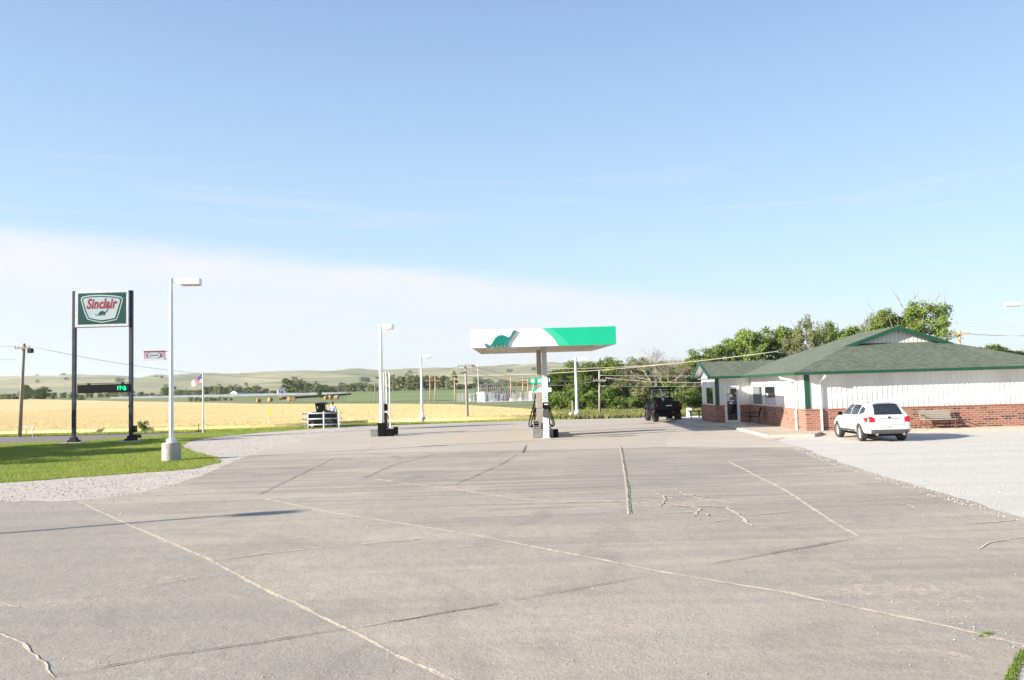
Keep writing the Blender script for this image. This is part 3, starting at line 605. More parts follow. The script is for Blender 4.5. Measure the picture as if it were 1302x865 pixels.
# ------------------------------------------------------------------ the shop building
BYAW = -0.0384
shop = empty('convenience_store', (13.85, 37.7, 0), BYAW, 'low white ribbed metal store with red brick base and green shingled roof', 'store building')
WX, DY = 11.6, 13.6          # main block size
ZB, ZE = 1.10, 2.78          # brick top, wall top
WGX, WG0, WG1 = -2.05, 10.1, 14.5   # wing: x extent to the left, y range
FZ = 0.10
def ribwall(mb, p0, p1, z0, z1, step=0.235):
    p0 = Vector((p0[0], p0[1], 0)); p1 = Vector((p1[0], p1[1], 0)); d_ = (p1 - p0); Ln = d_.length; d_.normalize(); nr = Vector((d_.y, -d_.x, 0)); prof = []
    x = 0.0
    while x < Ln:
        prof.append((x, 0)); 
        if x + step < Ln: prof += [(x + step - 0.060, 0), (x + step - 0.052, 0.018), (x + step - 0.010, 0.018)]
        x += step
    prof.append((Ln, 0)); vs = []; fs = []
    for (u, h) in prof:
        p = p0 + d_ * u + nr * h; vs += [(p.x, p.y, z0), (p.x, p.y, z1)]
    for i in range(len(prof) - 1): fs.append((2 * i, 2 * i + 2, 2 * i + 3, 2 * i + 1))
    mb.add(vs, fs)
sd = MB()
ribwall(sd, (0, 0), (WX, 0), ZB, ZE)                       # front
ribwall(sd, (WX, 0), (WX, DY), ZB, ZE); ribwall(sd, (WX, DY), (0, DY), ZB, ZE)
def wall_with_holes(mb, p0, p1, z0, z1, holes):
    """ribbed wall broken round window openings given as (u0,u1,za,zb)"""
    p0 = Vector(p0); p1 = Vector(p1); d_ = (p1 - p0).normalized(); u = 0.0; Ln = (p1 - p0).length
    for (a, b_, za, zb) in sorted(holes):
        A = p0 + d_ * u; B_ = p0 + d_ * a; C_ = p0 + d_ * b_
        if a - u > 0.02: ribwall(mb, A, B_, z0, z1)
        if za - z0 > 0.02: ribwall(mb, B_, C_, z0, za)
        if z1 - zb > 0.02: ribwall(mb, B_, C_, zb, z1)
        u = b_
    if Ln - u > 0.02: ribwall(mb, p0 + d_ * u, p1, z0, z1)
# left wall runs from the wing corner (0,10.1) to the front corner (0,0)
wins = [(WG0 - 9.55, WG0 - 7.5, 1.16, 2.26), (WG0 - 7.0, WG0 - 4.95, 1.16, 2.26)]
wall_with_holes(sd, (0, WG0), (0, 0), ZB, ZE, wins)
# wing front, from left end to inner corner; door hole
door_u = (0.46, 1.34)
wall_with_holes(sd, (WGX, WG0), (0, WG0), ZB, ZE, [(door_u[0], door_u[1], ZB, 2.30)])
# wing end (gable) wall
gw = (WG1 - (WG1 - 0.9), 0)
wall_with_holes(sd, (WGX, WG1), (WGX, WG0), ZB, ZE, [(1.55, 3.6, 1.16, 2.26)])
ribwall(sd, (0, WG1), (WGX, WG1), ZB, ZE); ribwall(sd, (0, DY), (0, WG1 - 0.01), ZB, ZE)
sd.build('siding', M['siding'], shop, fix=False)
bk = MB()
bk.box(WX / 2, -0.035, (ZB + FZ) / 2, WX + 0.14, 0.07, ZB - FZ); bk.box(-0.035, WG0 / 2 + 0.03, (ZB + FZ) / 2, 0.07, WG0 - 0.07, ZB - FZ)
bk.box(WX + 0.035, DY / 2, (ZB + FZ) / 2, 0.07, DY, ZB - FZ)
a0 = WGX + door_u[0]; a1 = WGX + door_u[1]
bk.box((WGX - 0.07 + a0) / 2, WG0 - 0.035, (ZB + FZ) / 2, a0 - WGX + 0.07, 0.07, ZB - FZ); bk.box((a1 - 0.07) / 2, WG0 - 0.035, (ZB + FZ) / 2, -0.07 - a1, 0.07, ZB - FZ)
bk.box(WGX - 0.035, (WG0 + WG1) / 2, (ZB + FZ) / 2, 0.07, WG1 - WG0, ZB - FZ)
bo = bk.build('brick_wainscot', M['brick'], shop)
cap = MB()
for (x, y, sx, sy) in ((WX / 2, -0.05, WX + 0.2, 0.10), (-0.05, WG0 / 2, 0.10, WG0 - 0.12), ((WGX - 0.07 + a0) / 2, WG0 - 0.05, a0 - WGX + 0.07, 0.10), ((a1 - 0.1) / 2, WG0 - 0.05, -0.1 - a1, 0.10), (WGX - 0.05, (WG0 + WG1) / 2 + 0.05, 0.10, WG1 - WG0)):
    cap.box(x, y, ZB + 0.022, sx, sy, 0.06)
cap.build('brick_ledge', mat('brick_cap', (0.34, 0.13, 0.085), 0.9, scale=6), shop)
# dark interior shell
it = MB(); it.box(WX / 2, DY / 2, 1.45, WX - 0.5, DY - 0.5, 2.6); it.box(WGX / 2 + 0.1, (WG0 + WG1) / 2, 1.45, -WGX - 0.5, WG1 - WG0 - 0.5, 2.6)
it.build('interior', mat('dim_interior', (0.05, 0.045, 0.04), 0.9), shop)
# roof
ov = 0.6; PT = 0.352; ZR = 2.90
xe0, xe1, ye0, ye1 = -ov, WX + ov, -ov, DY + ov; xm = WX / 2; hw = xm - xe0; zr = ZR + hw * PT
gy = 4.06; gx = gy; gz = ZR + gy * PT        # hip rises gy inwards, then the small gable
gyy = ye0 + gy
ry1 = ye1 - hw
rf = MB()
A = (xe0, ye0, ZR); B = (xe1, ye0, ZR); C_ = (xe1, ye1, ZR); D = (xe0, ye1, ZR)
G0 = (xe0 + gx, gyy, gz); G1 = (xe1 - gx, gyy, gz); PF = (xm, gyy - 0.35, zr); PB = (xm, ry1, zr)
G0o = (xe0 + gx - 0.0, gyy - 0.35, gz); G1o = (xe1 - gx, gyy - 0.35, gz)
rf.add([A, B, G1, G0], [(0, 1, 2, 3)])
rf.add([A, G0, (xm, gyy, zr), PB, D], [(4, 3, 2, 1, 0)]); rf.add([B, G1, (xm, gyy, zr), PB, C_], [(0, 1, 2, 3, 4)])
rf.add([C_, D, PB], [(0, 1, 2)])
# gable roof overhang past the gable wall
OX = 0.35
def rk(xa, za, xb, zb, y0, y1): rf.add([(xa, y0, za), (xb, y0, zb), (xb, y1, zb), (xa, y1, za)], [(0, 1, 2, 3)])
rk(G0[0] - OX, gz - OX * PT + 0.004, xm, zr + 0.004, gyy - 0.35, gyy); rk(G1[0] + OX, gz - OX * PT + 0.004, xm, zr + 0.004, gyy - 0.35, gyy)
# wing roof
wy0, wy1 = WG0 - 0.5, WG1 + 0.5; wym = (wy0 + wy1) / 2; wz = ZR + (wym - wy0) * PT; wx0 = WGX - 0.5
vx = xe0 + (wz - ZR) / PT
rf.add([(wx0, wy0, ZR - 0.002), (xe0, wy0, ZR - 0.002), (vx, wym, wz), (wx0, wym, wz)], [(0, 1, 2, 3)]); rf.add([(wx0, wy1, ZR - 0.002), (xe0, wy1, ZR - 0.002), (vx, wym, wz), (wx0, wym, wz)], [(3, 2, 1, 0)])
roof = rf.build('roof', M['shingle'], shop, fix=False)
# soffit under the eaves
so = MB(); so.box((xe0 + xe1) / 2, (ye0 + ye1) / 2, ZE + 0.012, xe1 - xe0 - 0.02, ye1 - ye0 - 0.02, 0.02); so.box((wx0 + xe0) / 2 + 0.2, wym, ZE + 0.010, xe0 - wx0 - 0.4 + 0.2, wy1 - wy0 - 0.04, 0.018)
so.build('soffit', M['white_plain'], shop)
fa = MB(); fh = 0.14; fzc = ZR - fh / 2 + 0.005
fa.box((xe0 + xe1) / 2, ye0 - 0.05, fzc, xe1 - xe0 + 0.2, 0.10, fh); fa.box(xe0 - 0.05, (ye0 + wy0) / 2 + 0.02, fzc, 0.10, wy0 - ye0 - 0.1, fh); fa.box(xe1 + 0.05, (ye0 + ye1) / 2, fzc, 0.10, ye1 - ye0, fh)
fa.box((xe0 + xe1) / 2, ye1 + 0.05, fzc, xe1 - xe0, 0.10, fh)
fa.box((wx0 + xe0 - 0.1) / 2, wy0 - 0.05, fzc, xe0 - wx0 + 0.1, 0.10, fh); fa.box((wx0 + xe0) / 2, wy1 + 0.05, fzc, xe0 - wx0, 0.10, fh)
fa.build('gutter', M['green_trim'], shop)
# rake boards of both gables
def rake(mb, p0, p1, t=0.06, h=0.17):
    p0 = Vector(p0); p1 = Vector(p1); d_ = (p1 - p0).normalized(); hz = Vector((-d_.y, d_.x, 0)).normalized() * t / 2; dn = Vector((0, 0, -h)); upv = Vector((0, 0, 0.012))
    vs = [p0 - hz + upv, p1 - hz + upv, p1 + hz + upv, p0 + hz + upv, p0 - hz + dn, p1 - hz + dn, p1 + hz + dn, p0 + hz + dn]
    mb.add(vs, [(0, 1, 2, 3), (7, 6, 5, 4), (0, 4, 5, 1), (1, 5, 6, 2), (2, 6, 7, 3), (3, 7, 4, 0)])
rb = MB(); yk = gyy - 0.38
rake(rb, (G0[0] - OX - 0.02, yk, gz - OX * PT), (xm, yk, zr), h=0.2); rake(rb, (xm, yk, zr), (G1[0] + OX + 0.02, yk, gz - OX * PT), h=0.2)
rb.build('rake_board', M['green_trim'], shop); rb = MB()
rake(rb, (wx0 - 0.03, wy0 - 0.05, ZR), (wx0 - 0.03, wym, wz)); rake(rb, (wx0 - 0.03, wym, wz), (wx0 - 0.03, wy1 + 0.05, ZR))
rb.build('rake_board', M['green_trim'], shop)
gb = MB()   # gable faces
vs = []; nn_ = 22
for i in range(nn_):
    x0 = G0[0] + (G1[0] - G0[0]) * i / nn_; x1 = G0[0] + (G1[0] - G0[0]) * (i + 1) / nn_; xr = x1 - 0.045
    def zt(x): return gz + min(x - G0[0], G1[0] - x) * PT - 0.01
    gb.add([(x0, gyy - 0.01, gz - 0.02), (xr, gyy - 0.01, gz - 0.02), (xr, gyy - 0.01, zt(xr)), (x0, gyy - 0.01, zt(x0))], [(0, 1, 2, 3)])
    gb.add([(xr, gyy - 0.032, gz - 0.02), (x1, gyy - 0.032, gz - 0.02), (x1, gyy - 0.032, zt(x1)), (xr, gyy - 0.032, zt(xr))], [(0, 1, 2, 3)])
gb.build('gable_siding', M['siding'], shop, fix=False); gb = MB()
gb.add([(WGX - 0.02, WG0 - 0.3, ZE), (WGX - 0.02, wym, wz - 0.06), (WGX - 0.02, WG1 + 0.3, ZE)], [(0, 1, 2)])
gb.build('gable_siding', M['siding'], shop, fix=False)
# soffit strip beneath wing gable
ws = MB(); ws.add([(wx0, wy0, ZR - 0.04), (WGX, wy0, ZR - 0.04), (WGX, wym, wz - 0.04), (wx0, wym, wz - 0.04), (wx0, wy1, ZR - 0.04), (WGX, wy1, ZR - 0.04)], [(0, 3, 2, 1), (3, 4, 5, 2)])
ws.build('gable_soffit', M['white_plain'], shop, fix=False)
for (x, y) in ((0, 0), (WGX, WG0)):
    t = MB(); t.box(x + 0.055, y - 0.035, (ZB + ZE) / 2 + 0.03, 0.19, 0.03, ZE - ZB - 0.06); t.box(x - 0.035, y + 0.06, (ZB + ZE) / 2 + 0.03, 0.03, 0.16, ZE - ZB - 0.06)
    t.build('corner_trim', M['green_trim'], shop)
# windows
def window_x(name, y0, y1, z0, z1, x, split=None, lab=None):
    f = MB(); t_ = 0.06; dp = 0.05; xx = x - 0.010
    f.box(xx, (y0 + y1) / 2, z0, dp, y1 - y0 + 0.12, t_ + .02); f.box(xx, (y0 + y1) / 2, z1, dp, y1 - y0 + 0.12, t_)
    for y in (y0, y1): f.box(xx, y, (z0 + z1) / 2, dp, t_, z1 - z0)
    o = f.build('window', M['white_plain'], shop)
    g = MB(); g.box(x - 0.012, (y0 + y1) / 2, (z0 + z1) / 2, 0.02, y1 - y0 - 0.06, z1 - z0 - 0.06); g.build('pane', M['glass'], o); return o
w1 = window_x('window', 7.5, 9.55, 1.18, 2.26, 0.0); w2 = window_x('window', 4.95, 7.0, 1.18, 2.26, 0.0); w3 = window_x('window', WG1 - 3.6, WG1 - 1.55, 1.18, 2.26, WGX)
c_ = MB()
for i in range(24):
    y = 8.1 + i * 0.055; c_.box(-0.027 - 0.004 * (i % 2), y, 1.72, 0.006, 0.055, 0.98)
c_.build('curtain', mat('pale_curtain', (0.16, 0.18, 0.19), 0.9, scale=6), w1)
p_ = MB(); p_.box(-0.028, 5.98, 1.42, 0.006, 1.9, 0.42); p_.build('poster', M['poster'], w2)
p_ = MB(); p_.box(-0.028, 6.55, 1.77, 0.006, 0.4, 0.16); p_.build('notice', M['paper'], w2)
# door
dx0, dx1 = a0, a1; dyw = WG0
fr = MB()
for x in (dx0 + 0.035, dx1 - 0.035): fr.box(x, dyw - 0.02, (FZ + 2.30) / 2 + 0.02, 0.09, 0.13, 2.30 - FZ)
fr.box((dx0 + dx1) / 2, dyw - 0.02, 2.29, dx1 - dx0 + 0.02, 0.132, 0.13)
dfo = fr.build('door', M['white_plain'], shop)
lf_ = MB()
for x in (dx0 + 0.11, dx1 - 0.11): lf_.box(x, dyw + 0.0, 1.17, 0.07, 0.05, 2.05)
lf_.box((dx0 + dx1) / 2, dyw, 0.19, dx1 - dx0 - 0.16, 0.052, 0.12); lf_.box((dx0 + dx1) / 2, dyw, 2.18, dx1 - dx0 - 0.16, 0.052, 0.08)
lf_.build('door_leaf', M['white_plain'], dfo)
g = MB(); g.box((dx0 + dx1) / 2, dyw + 0.012, 1.18, dx1 - dx0 - 0.27, 0.015, 1.95); g.build('pane', M['glass'], dfo)
h = MB(); h.tube([(dx1 - 0.13, dyw - 0.03, 1.0), (dx1 - 0.13, dyw - 0.09, 1.03), (dx1 - 0.13, dyw - 0.09, 1.3), (dx1 - 0.13, dyw - 0.03, 1.33)], 0.012); h.build('handle', M['steel'], dfo)
for (x, z_, sx, sz, rm) in ((0.38, 1.72, 0.17, 0.17, 'paper'), (0.42, 1.42, 0.28, 0.06, 'paper'), (0.36, 1.27, 0.2, 0.10, 'paper'), (0.22, 1.6, 0.16, 0.42, 'poster')):
    p_ = MB(); p_.box(dx0 + x + 0.02, dyw - 0.004, z_, sx, 0.006, sz); p_.build('notice', M[rm], dfo)
# downspouts
def dspout(pts):
    m_ = MB(); m_.tube(pts, 0.05, 8); return m_.build('downspout', M['white_plain'], shop)
dspout([(0.70, ye0 - 0.03, ZR - 0.1), (0.70, ye0 - 0.02, ZR - 0.24), (0.62, -0.16, 2.45), (0.62, -0.11, 2.3), (0.62, -0.11, 1.2), (0.62, -0.16, 1.05), (0.62, -0.16, 0.14)])
dspout([(xe0 - 0.03, 2.0, ZR - 0.1), (xe0 + 0.02, 2.0, ZR - 0.24), (-0.16, 1.2, 2.5), (-0.10, 1.15, 2.4), (-0.10, 1.15, 1.2), (-0.16, 1.15, 1.05), (-0.16, 1.15, 0.14)])
vent = MB(); vent.cyl(3.1, 6.6, ZR + 1.2, ZR + 1.65, 0.05); 
wl = MB(); wl.box(0.05 + dx0, dyw - 0.06, 2.28, 0.05, 0.04, 0.05); wl.build('door_closer', M['dark'], shop)

# sidewalk
def BL(x, y): return Vector((13.85 + x * cos(BYAW) - y * sin(BYAW), 37.7 + x * sin(BYAW) + y * cos(BYAW), 0))
swp = [Vector((11.25, 35.6, 0)), Vector((11.6, 40.5, 0)), Vector((11.85, 45.0, 0)), Vector((10.6, 45.2, 0)), Vector((10.75, 56.5, 0)), BL(-2.05, 17.5), BL(0.2, 15), BL(0.2, 0.2), BL(30, 0.2), BL(30, -0.95), BL(0.3, -0.95), Vector((13.3, 35.4, 0))]
def slab(name, pts, z0, z1, m, bev=0.02):
    b = MB(); n = len(pts); b.add([(p.x, p.y, z0) for p in pts] + [(p.x, p.y, z1) for p in pts], [tuple(range(n))[::-1], tuple(range(n, 2 * n))] + [(i, (i + 1) % n, n + (i + 1) % n, n + i) for i in range(n)])
    return b.build(name, m, bevel=bev)
tag(slab('sidewalk', swp, -0.05, 0.13, M['concrete_pale']), kind='structure')
dg = MB(); dg.box(14.0, 35.95 + 0.42, 0.05, 0.45, 0.06, 0.1); 

# ------------------------------------------------------------------ fuel canopy
YF, YB = 37.5, 49.0; XL, XR = PY(598.5, 433, YF).x, PY(783, 426, YF).x
ZC0 = 4.46; ZC1 = 5.33
can = empty('fuel_canopy', (1.6, 41.5, 0), 0, 'flat fuel canopy with white and mint green fascia on two columns', 'canopy')
def cl(x, y): return (x - 1.6, y - 41.5)
cxm, cym = cl((XL + XR) / 2, (YF + YB) / 2)
b = MB(); W_ = XR - XL; Dp = YB - YF
for (x, y, sx, sy) in ((cxm, cym - Dp / 2 + 0.04, W_, 0.08), (cxm, cym + Dp / 2 - 0.04, W_, 0.08)): b.box(x, y, (ZC0 + ZC1) / 2, sx, sy, ZC1 - ZC0)
for s_ in (-1, 1): b.box(cxm + s_ * (W_ / 2 - 0.04), cym, (ZC0 + ZC1) / 2, 0.08, Dp - 0.17, ZC1 - ZC0)
b.build('fascia', M['white'], can, bevel=0.012)
b = MB(); nn_ = 18
for i in range(nn_):
    x0 = cxm - W_ / 2 + 0.09 + (W_ - 0.18) * i / nn_; x1 = x0 + (W_ - 0.18) / nn_
    b.box((x0 + x1) / 2, cym, ZC0 + 0.10 + (0.01 if i % 2 else 0), x1 - x0 - 0.012, Dp - 0.2, 0.03)
b.box(cxm, cym, ZC0 + 0.16, W_ - 0.2, Dp - 0.2, 0.04)
dk = b.build('deck', M['soffit'], can)
for (x, y) in ((-1.8, 41), (3.2, 41), (-1.8, 46), (3.2, 46)):
    lx, ly = cl(1.6 + x * 0.9, y); f = MB(); f.box(lx, ly, ZC0 + 0.07, 0.5, 0.5, 0.05); f.build('canopy_light', M['white_plain'], can)
b = MB(); b.box(cxm, cym, ZC1 - 0.12, W_ - 0.2, Dp - 0.2, 0.04); b.build('roof_deck', M['steel'], can)
def on_front(px, py): p = PY(px, py, YF); return (p.x - 1.6, p.z)
def panel(name, pts, m, y0, y1, parent=can):
    q_ = MB(); q_.prism(pts, 'y', y0 - 41.5, y1 - 41.5); return q_.build(name, m, parent)
def z6(x, y): return on_front(590 + x / 5.09, 400 + y / 5.09)
def clampz(p): return (min(p[0], XR - 1.6 + 0.004), max(ZC0 + 0.004, min(ZC1 - 0.004, p[1])))
crv = [(498, 85), (520, 100), (545, 120), (568, 142), (588, 165), (602, 190), (612, 215)]
gp = [clampz(z6(*p)) for p in crv]; gp[0] = (gp[0][0], ZC1 - 0.004); gp[-1] = (gp[-1][0], ZC0 + 0.004)
panel('green_panel', gp + [(XR - 1.6 + 0.004, ZC0 + 0.004), (XR - 1.6 + 0.004, ZC1 - 0.004)], M['mint'], YF - 0.006, YF - 0.002)
gp2 = gp + [(z6(690, 200)[0], ZC0 + 0.006)] + [clampz(z6(*p)) for p in ((672, 180), (640, 150), (600, 118), (560, 92))]
gp2[len(gp) + 4] = (gp2[len(gp) + 4][0], ZC1 - 0.006)
panel('pale_swoosh', gp2, M['mint_light'], YF - 0.011, YF - 0.0075)
sp = MB(); sp.box(XR - 1.6 + 0.006, YF + 0.0 - 41.5 + 5.75, (ZC0 + ZC1) / 2, 0.006, Dp - 0.02, ZC1 - ZC0 - 0.01); sp.build('green_side_panel', M['mint'], can)
dino = [(132, 183), (139, 189), (144, 199), (152, 206), (164, 204), (176, 194), (188, 174), (202, 152), (220, 138), (238, 133), (256, 135), (272, 143), (284, 150), (294, 146), (304, 132), (312, 114), (320, 104), (329, 101), (336, 106), (334, 112), (326, 115), (320, 128), (308, 146), (298, 160), (288, 174), (282, 190), (279, 200), (285, 213), (270, 214), (268, 198), (264, 190), (255, 190), (254, 202), (258, 213), (244, 214), (243, 200), (240, 194), (231, 194), (229, 205), (231, 214), (216, 215), (215, 203), (211, 192), (203, 194), (202, 206), (207, 216), (194, 217), (192, 204), (190, 198), (180, 206), (166, 214), (152, 217), (141, 211), (136, 198)]
dq = [z6(*p) for p in dino]
em = panel('dinosaur_emblem', dq, M['dino'], YF - 0.085, YF - 0.02)
bb = bmesh.new(); bb.from_mesh(em.data); bmesh.ops.bevel(bb, geom=[e for e in bb.edges if abs(e.verts[0].co.y - e.verts[1].co.y) < 1e-4 and e.verts[0].co.y < YF - 41.5 - 0.06], offset=0.012, segments=1, affect='EDGES'); bb.to_mesh(em.data); bb.free()
for (x, y) in ((220, 170), (270, 170)):
    st_ = MB(); lx, lz = z6(x, y); st_.tube([(lx, YF - 41.5 - 0.03, lz), (lx, YF - 41.5 + 0.01, lz)], 0.02)
    st_.build('standoff', M['steel'], em)
FCY = 39.6; fcx = PZ(694.5, 557, 0).x; rcx = PY(687.5, 540, 43.9).x
for (x, y, zwrap) in ((fcx, FCY, 3.0), (rcx, 43.9, 2.95)):
    lx, ly = cl(x, y); c_ = MB(); c_.box(lx, ly, (ZC0 + 0.14) / 2, 0.25, 0.25, ZC0 + 0.14)
    co_ = c_.build('column', M['taupe'] if y > 40 else M['steel'], can, bevel=0.01)
    if y < 40:
        w_ = MB(); w_.box(lx, ly, zwrap / 2, 0.28, 0.28, zwrap); w_.build('white_wrap', M['white'], co_, bevel=0.008)
    b_ = MB(); b_.box(lx, ly, 0.03, 0.4, 0.4, 0.05); b_.build('base_plate', M['steel'], co_)
def fall(o):      # the deck falls gently toward the front for drainage
    for v in o.data.vertices: v.co.z += (v.co.y - (YF - 41.5)) * 0.019
for o in list(can.children):
    if not o.name.startswith('column'): fall(o)
# things on the front column
px_, py_ = fcx, FCY
st = empty('notice_sticker', (fcx, FCY - 0.146, 2.02), 0, 'small framed white notice with teal mark on the front canopy column', 'notice')
b = MB(); b.box(0, 0, 0, 0.27, 0.008, 0.26); b.build('frame', M['dark'], st); b = MB(); b.box(0, -0.006, 0, 0.23, 0.006, 0.21); b.build('sheet', M['paper'], st); b = MB(); b.prism([(-0.05, -0.04), (0.0, 0.05), (0.06, 0.0), (0.02, -0.05)], 'y', -0.014, -0.010); b.build('teal_mark', M['dino'], st)
td = empty('towel_dispenser', (fcx, FCY - 0.15, 1.45), 0, 'black towel and squeegee box strapped to the front canopy column', 'towel dispenser')
b = MB(); b.box(0, -0.06, 0.18, 0.32, 0.14, 0.32, taper=0.92); b.build('towel_box', M['black'], td, bevel=0.015); b = MB(); b.box(0, -0.08, -0.20, 0.30, 0.2, 0.40); b.build('bucket', M['cladding'], td, bevel=0.02); b = MB(); b.box(0.02, -0.136, 0.24, 0.2, 0.006, 0.05); b.build('white_label', M['paper'], td)
# island
isl = empty('pump_island', (fcx, 42.0, 0), 0, 'raised grey steel island under the canopy pump', 'pump island')
b = MB(); ix0 = PZ(677, 556, 0).x - fcx; ix1 = PZ(702.5, 555.5, 0).x - fcx
b.box((ix0 + ix1) / 2, 0.0, 0.22, ix1 - ix0, 4.3, 0.44); b.build('island_curb', M['grey'], isl, bevel=0.03)
b = MB(); b.box(ix1 + 0.13, -1.9, 0.21, 0.26, 0.3, 0.42); b.build('bumper_block', M['black'], isl, bevel=0.02)
bt = MB()
for k_ in range(9): bt.tube([(ix0 + 0.1 + k_ * 0.12, 0, 0.44), (ix0 + 0.1 + k_ * 0.12, 0, 0.56)], 0.015)
# dispenser, seen end on
fd = empty('fuel_dispenser', (fcx - 0.15, 41.6, 0.44), 0, 'tall fuel dispenser behind the front canopy column, numbered flags on top', 'fuel dispenser')
b = MB(); b.box(0, 0, 0.5, 0.55, 1.15, 1.0); b.build('cabinet', M['taupe'], fd, bevel=0.02)
b = MB(); b.box(0, 0, 1.42, 0.5, 1.1, 0.84); b.build('display_head', M['taupe'], fd, bevel=0.02)
for s_ in (-1, 1):
    b = MB(); b.box(s_ * 0.285, 0, 0.8, 0.03, 0.9, 0.5); b.build('nozzle_panel', M['black'], fd)
    b = MB(); b.box(s_ * 0.255, 0, 1.5, 0.012, 0.5, 0.3); b.build('screen', M['glass'], fd)
    for yy in (-0.3, 0.3):
        b = MB(); b.tube([(s_ * 0.30, yy, 0.95), (s_ * 0.36, yy, 0.99), (s_ * 0.42, yy, 0.90)], [0.025, 0.022, 0.014]); b.box(s_ * 0.34, yy, 0.9, 0.05, 0.05, 0.2); b.build('nozzle', M['black'], fd, bevel=0.005)
    for yy, dd in ((-0.45, 0.0), (0.1, 0.1)):
        b = MB(); P = [Vector((s_ * 0.28, yy, 1.75)), Vector((s_ * 0.36, yy, 1.3)), Vector((s_ * (0.42 + dd), yy - 0.05, 0.75)), Vector((s_ * (0.56 + dd), yy - 0.05, 0.25)), Vector((s_ * (0.52 + dd), yy, 0.06)), Vector((s_ * 0.40, yy + 0.1, 0.25)), Vector((s_ * 0.36, yy + 0.1, 0.8))]
        b.tube(smooth_line(P, 6), 0.028, 8); b.build('hose', M['black'], fd, smooth=True)
b = MB(); b.box(0.06, 0, 1.95, 0.98, 1.0, 0.24); top = b.build('valance', M['white'], fd, bevel=0.02)
b = MB(); b.prism([(-0.43, -0.12), (-0.10, 0.12), (-0.43, 0.12)], 'y', -0.508, -0.502); b.build('green_swoosh', M['mint'], top); bpy.data.objects[-1] if False else None
top.children[0].location = (0, 0, 1.95)
for k_, (px__, pyc) in enumerate(((677.5, 484.3), (686, 484.3), (698.3, 483.3))):
    p = PY(px__, pyc, 41.1); f = MB(); lx = p.x - (fcx - 0.15); lz = p.z - 0.44
    f.tube([(lx, -0.5 - 0.02, lz), (lx, -0.5 + 0.02, lz)], 0.19, 20); fo = f.build('number_flag', M['mint'] if k_ < 2 else M['sign_green'], fd)
    if k_ < 2:
        f = MB(); f.tube([(lx, -0.53, lz), (lx, -0.522, lz)], 0.10, 20); f.build('white_disc', M['white'], fo)
    else: text_mesh('numeral', '1', 0.30, M['white'], fo, (lx, -0.528, lz), (pi / 2, 0, 0), 0.003, 0.006)
b = MB()
for k_ in range(3): b.tube([((k_ - 1) * 0.36, -0.5, 2.05), ((k_ - 1) * 0.36, -0.5, 2.6)], 0.018)
b.tube([(-0.36, -0.5, 2.5), (0.38, -0.5, 2.5)], 0.018); b.build('flag_bracket', M['steel'], fd)
# squeegee rack and rails left of the pump
rk_ = empty('window_washer_stand', (fcx + ix0 + 0.22, 40.7, 0.44), 0, 'metal window washer rack on the island, left of the canopy columns', 'washer stand')
b = MB()
for x in (-0.15, 0.15):
    for y in (-0.15, 0.15): b.tube([(x, y, 0), (x, y, 0.42)], 0.02)
for z_ in (0.15, 0.28, 0.42): b.tube([(-0.15, -0.15, z_), (0.15, -0.15, z_), (0.15, 0.15, z_), (-0.15, 0.15, z_), (-0.15, -0.15, z_)], 0.018)
b.build('rack', M['grey'], rk_); b = MB(); b.box(0, 0, 0.22, 0.22, 0.22, 0.26, taper=1.1); b.build('bucket', M['black'], rk_, bevel=0.01); b = MB(); b.tube([(0.02, 0, 0.3), (-0.16, 0.02, 0.85)], 0.015); b.box(-0.17, 0.02, 0.86, 0.2, 0.04, 0.05); b.build('squeegee', M['black'], rk_)

# ------------------------------------------------------------------ lamp posts
def lamp(px, py, pyt, r, base, hd, label, hdir, headtilt=0.0, basemat='concrete_post', square=True, Y=None, zt=None):
    g = PZ(px, py, 0)
    if Y: g = Vector((PY(px, py, Y).x, Y, 0))
    top_ = zt if zt else PY(px, pyt, g.y).z
    t = empty('lamp_post', (g.x, g.y, 0), 0, label, 'lamp post', 'white lamp posts round the lot')
    br_, bh, sq = base
    b = MB()
    if bh > 0.01:
        if sq: b.box(0, 0, bh / 2, br_ * 2, br_ * 2, bh)
        else: b.cyl(0, 0, 0, bh, br_, n=28)
        b.build('base', M[basemat], t, bevel=0.02, smooth=False)
    b = MB(); b.tube([(0, 0, bh), (0, 0, top_)], [r * 1.15, r * 0.85], 12 if not square else 4); po = b.build('pole', M['white'], t, smooth=not square)
    b = MB(); b.cyl(0, 0, bh, bh + 0.16, r * (2.3 if bh > 0.05 else 1.3)); b.build('collar', M['white'], po)
    L_, Wd, H_ = hd; a = hdir; hz = top_ - H_ * 0.5 - 0.02
    arm = MB(); ex = 0.38; arm.box(cos(a) * ex / 2, sin(a) * ex / 2, hz + 0.05, ex, 0.09, 0.14, a); ao = arm.build('arm', M['white'], t)
    h_ = MB(); h_.box(0, 0, 0, L_, Wd, H_); hh = h_.build('lamp_head', M['white'], t, bevel=0.02); hh.location = (cos(a) * (ex + L_ / 2 - 0.02), sin(a) * (ex + L_ / 2 - 0.02), hz); hh.rotation_euler = (0, 0, a)
    l_ = MB(); l_.box(0, 0, -H_ / 2 - 0.012, L_ * 0.8, Wd * 0.75, 0.02); l_.build('lens', M['lens'], hh)
    return t, top_
lp, ltop = lamp(218, 586, 354, 0.085, (0.36, 0.72, False), (0.80, 0.42, 0.27), 'tall white lamp post on round concrete base in the lawn', 0.15)
lp2, t2 = lamp(486, 555, 413, 0.12, (0.17, 0.01, True), (0.42, 0.42, 0.24), 'thick white lamp post rising from the black island base, head toward the lot', -0.25)
lp3, t3 = lamp(537, 537.3, 451, 0.10, (0.24, 0.42, False), (0.5, 0.36, 0.26), 'white lamp post at the far pavement edge in front of the wheat', 0.05)
lp4, t4 = lamp(734, 532, 455, 0.10, (0.22, 0.40, False), (0.55, 0.36, 0.26), 'white lamp post at the pavement edge in front of the tree belt', 0.1)
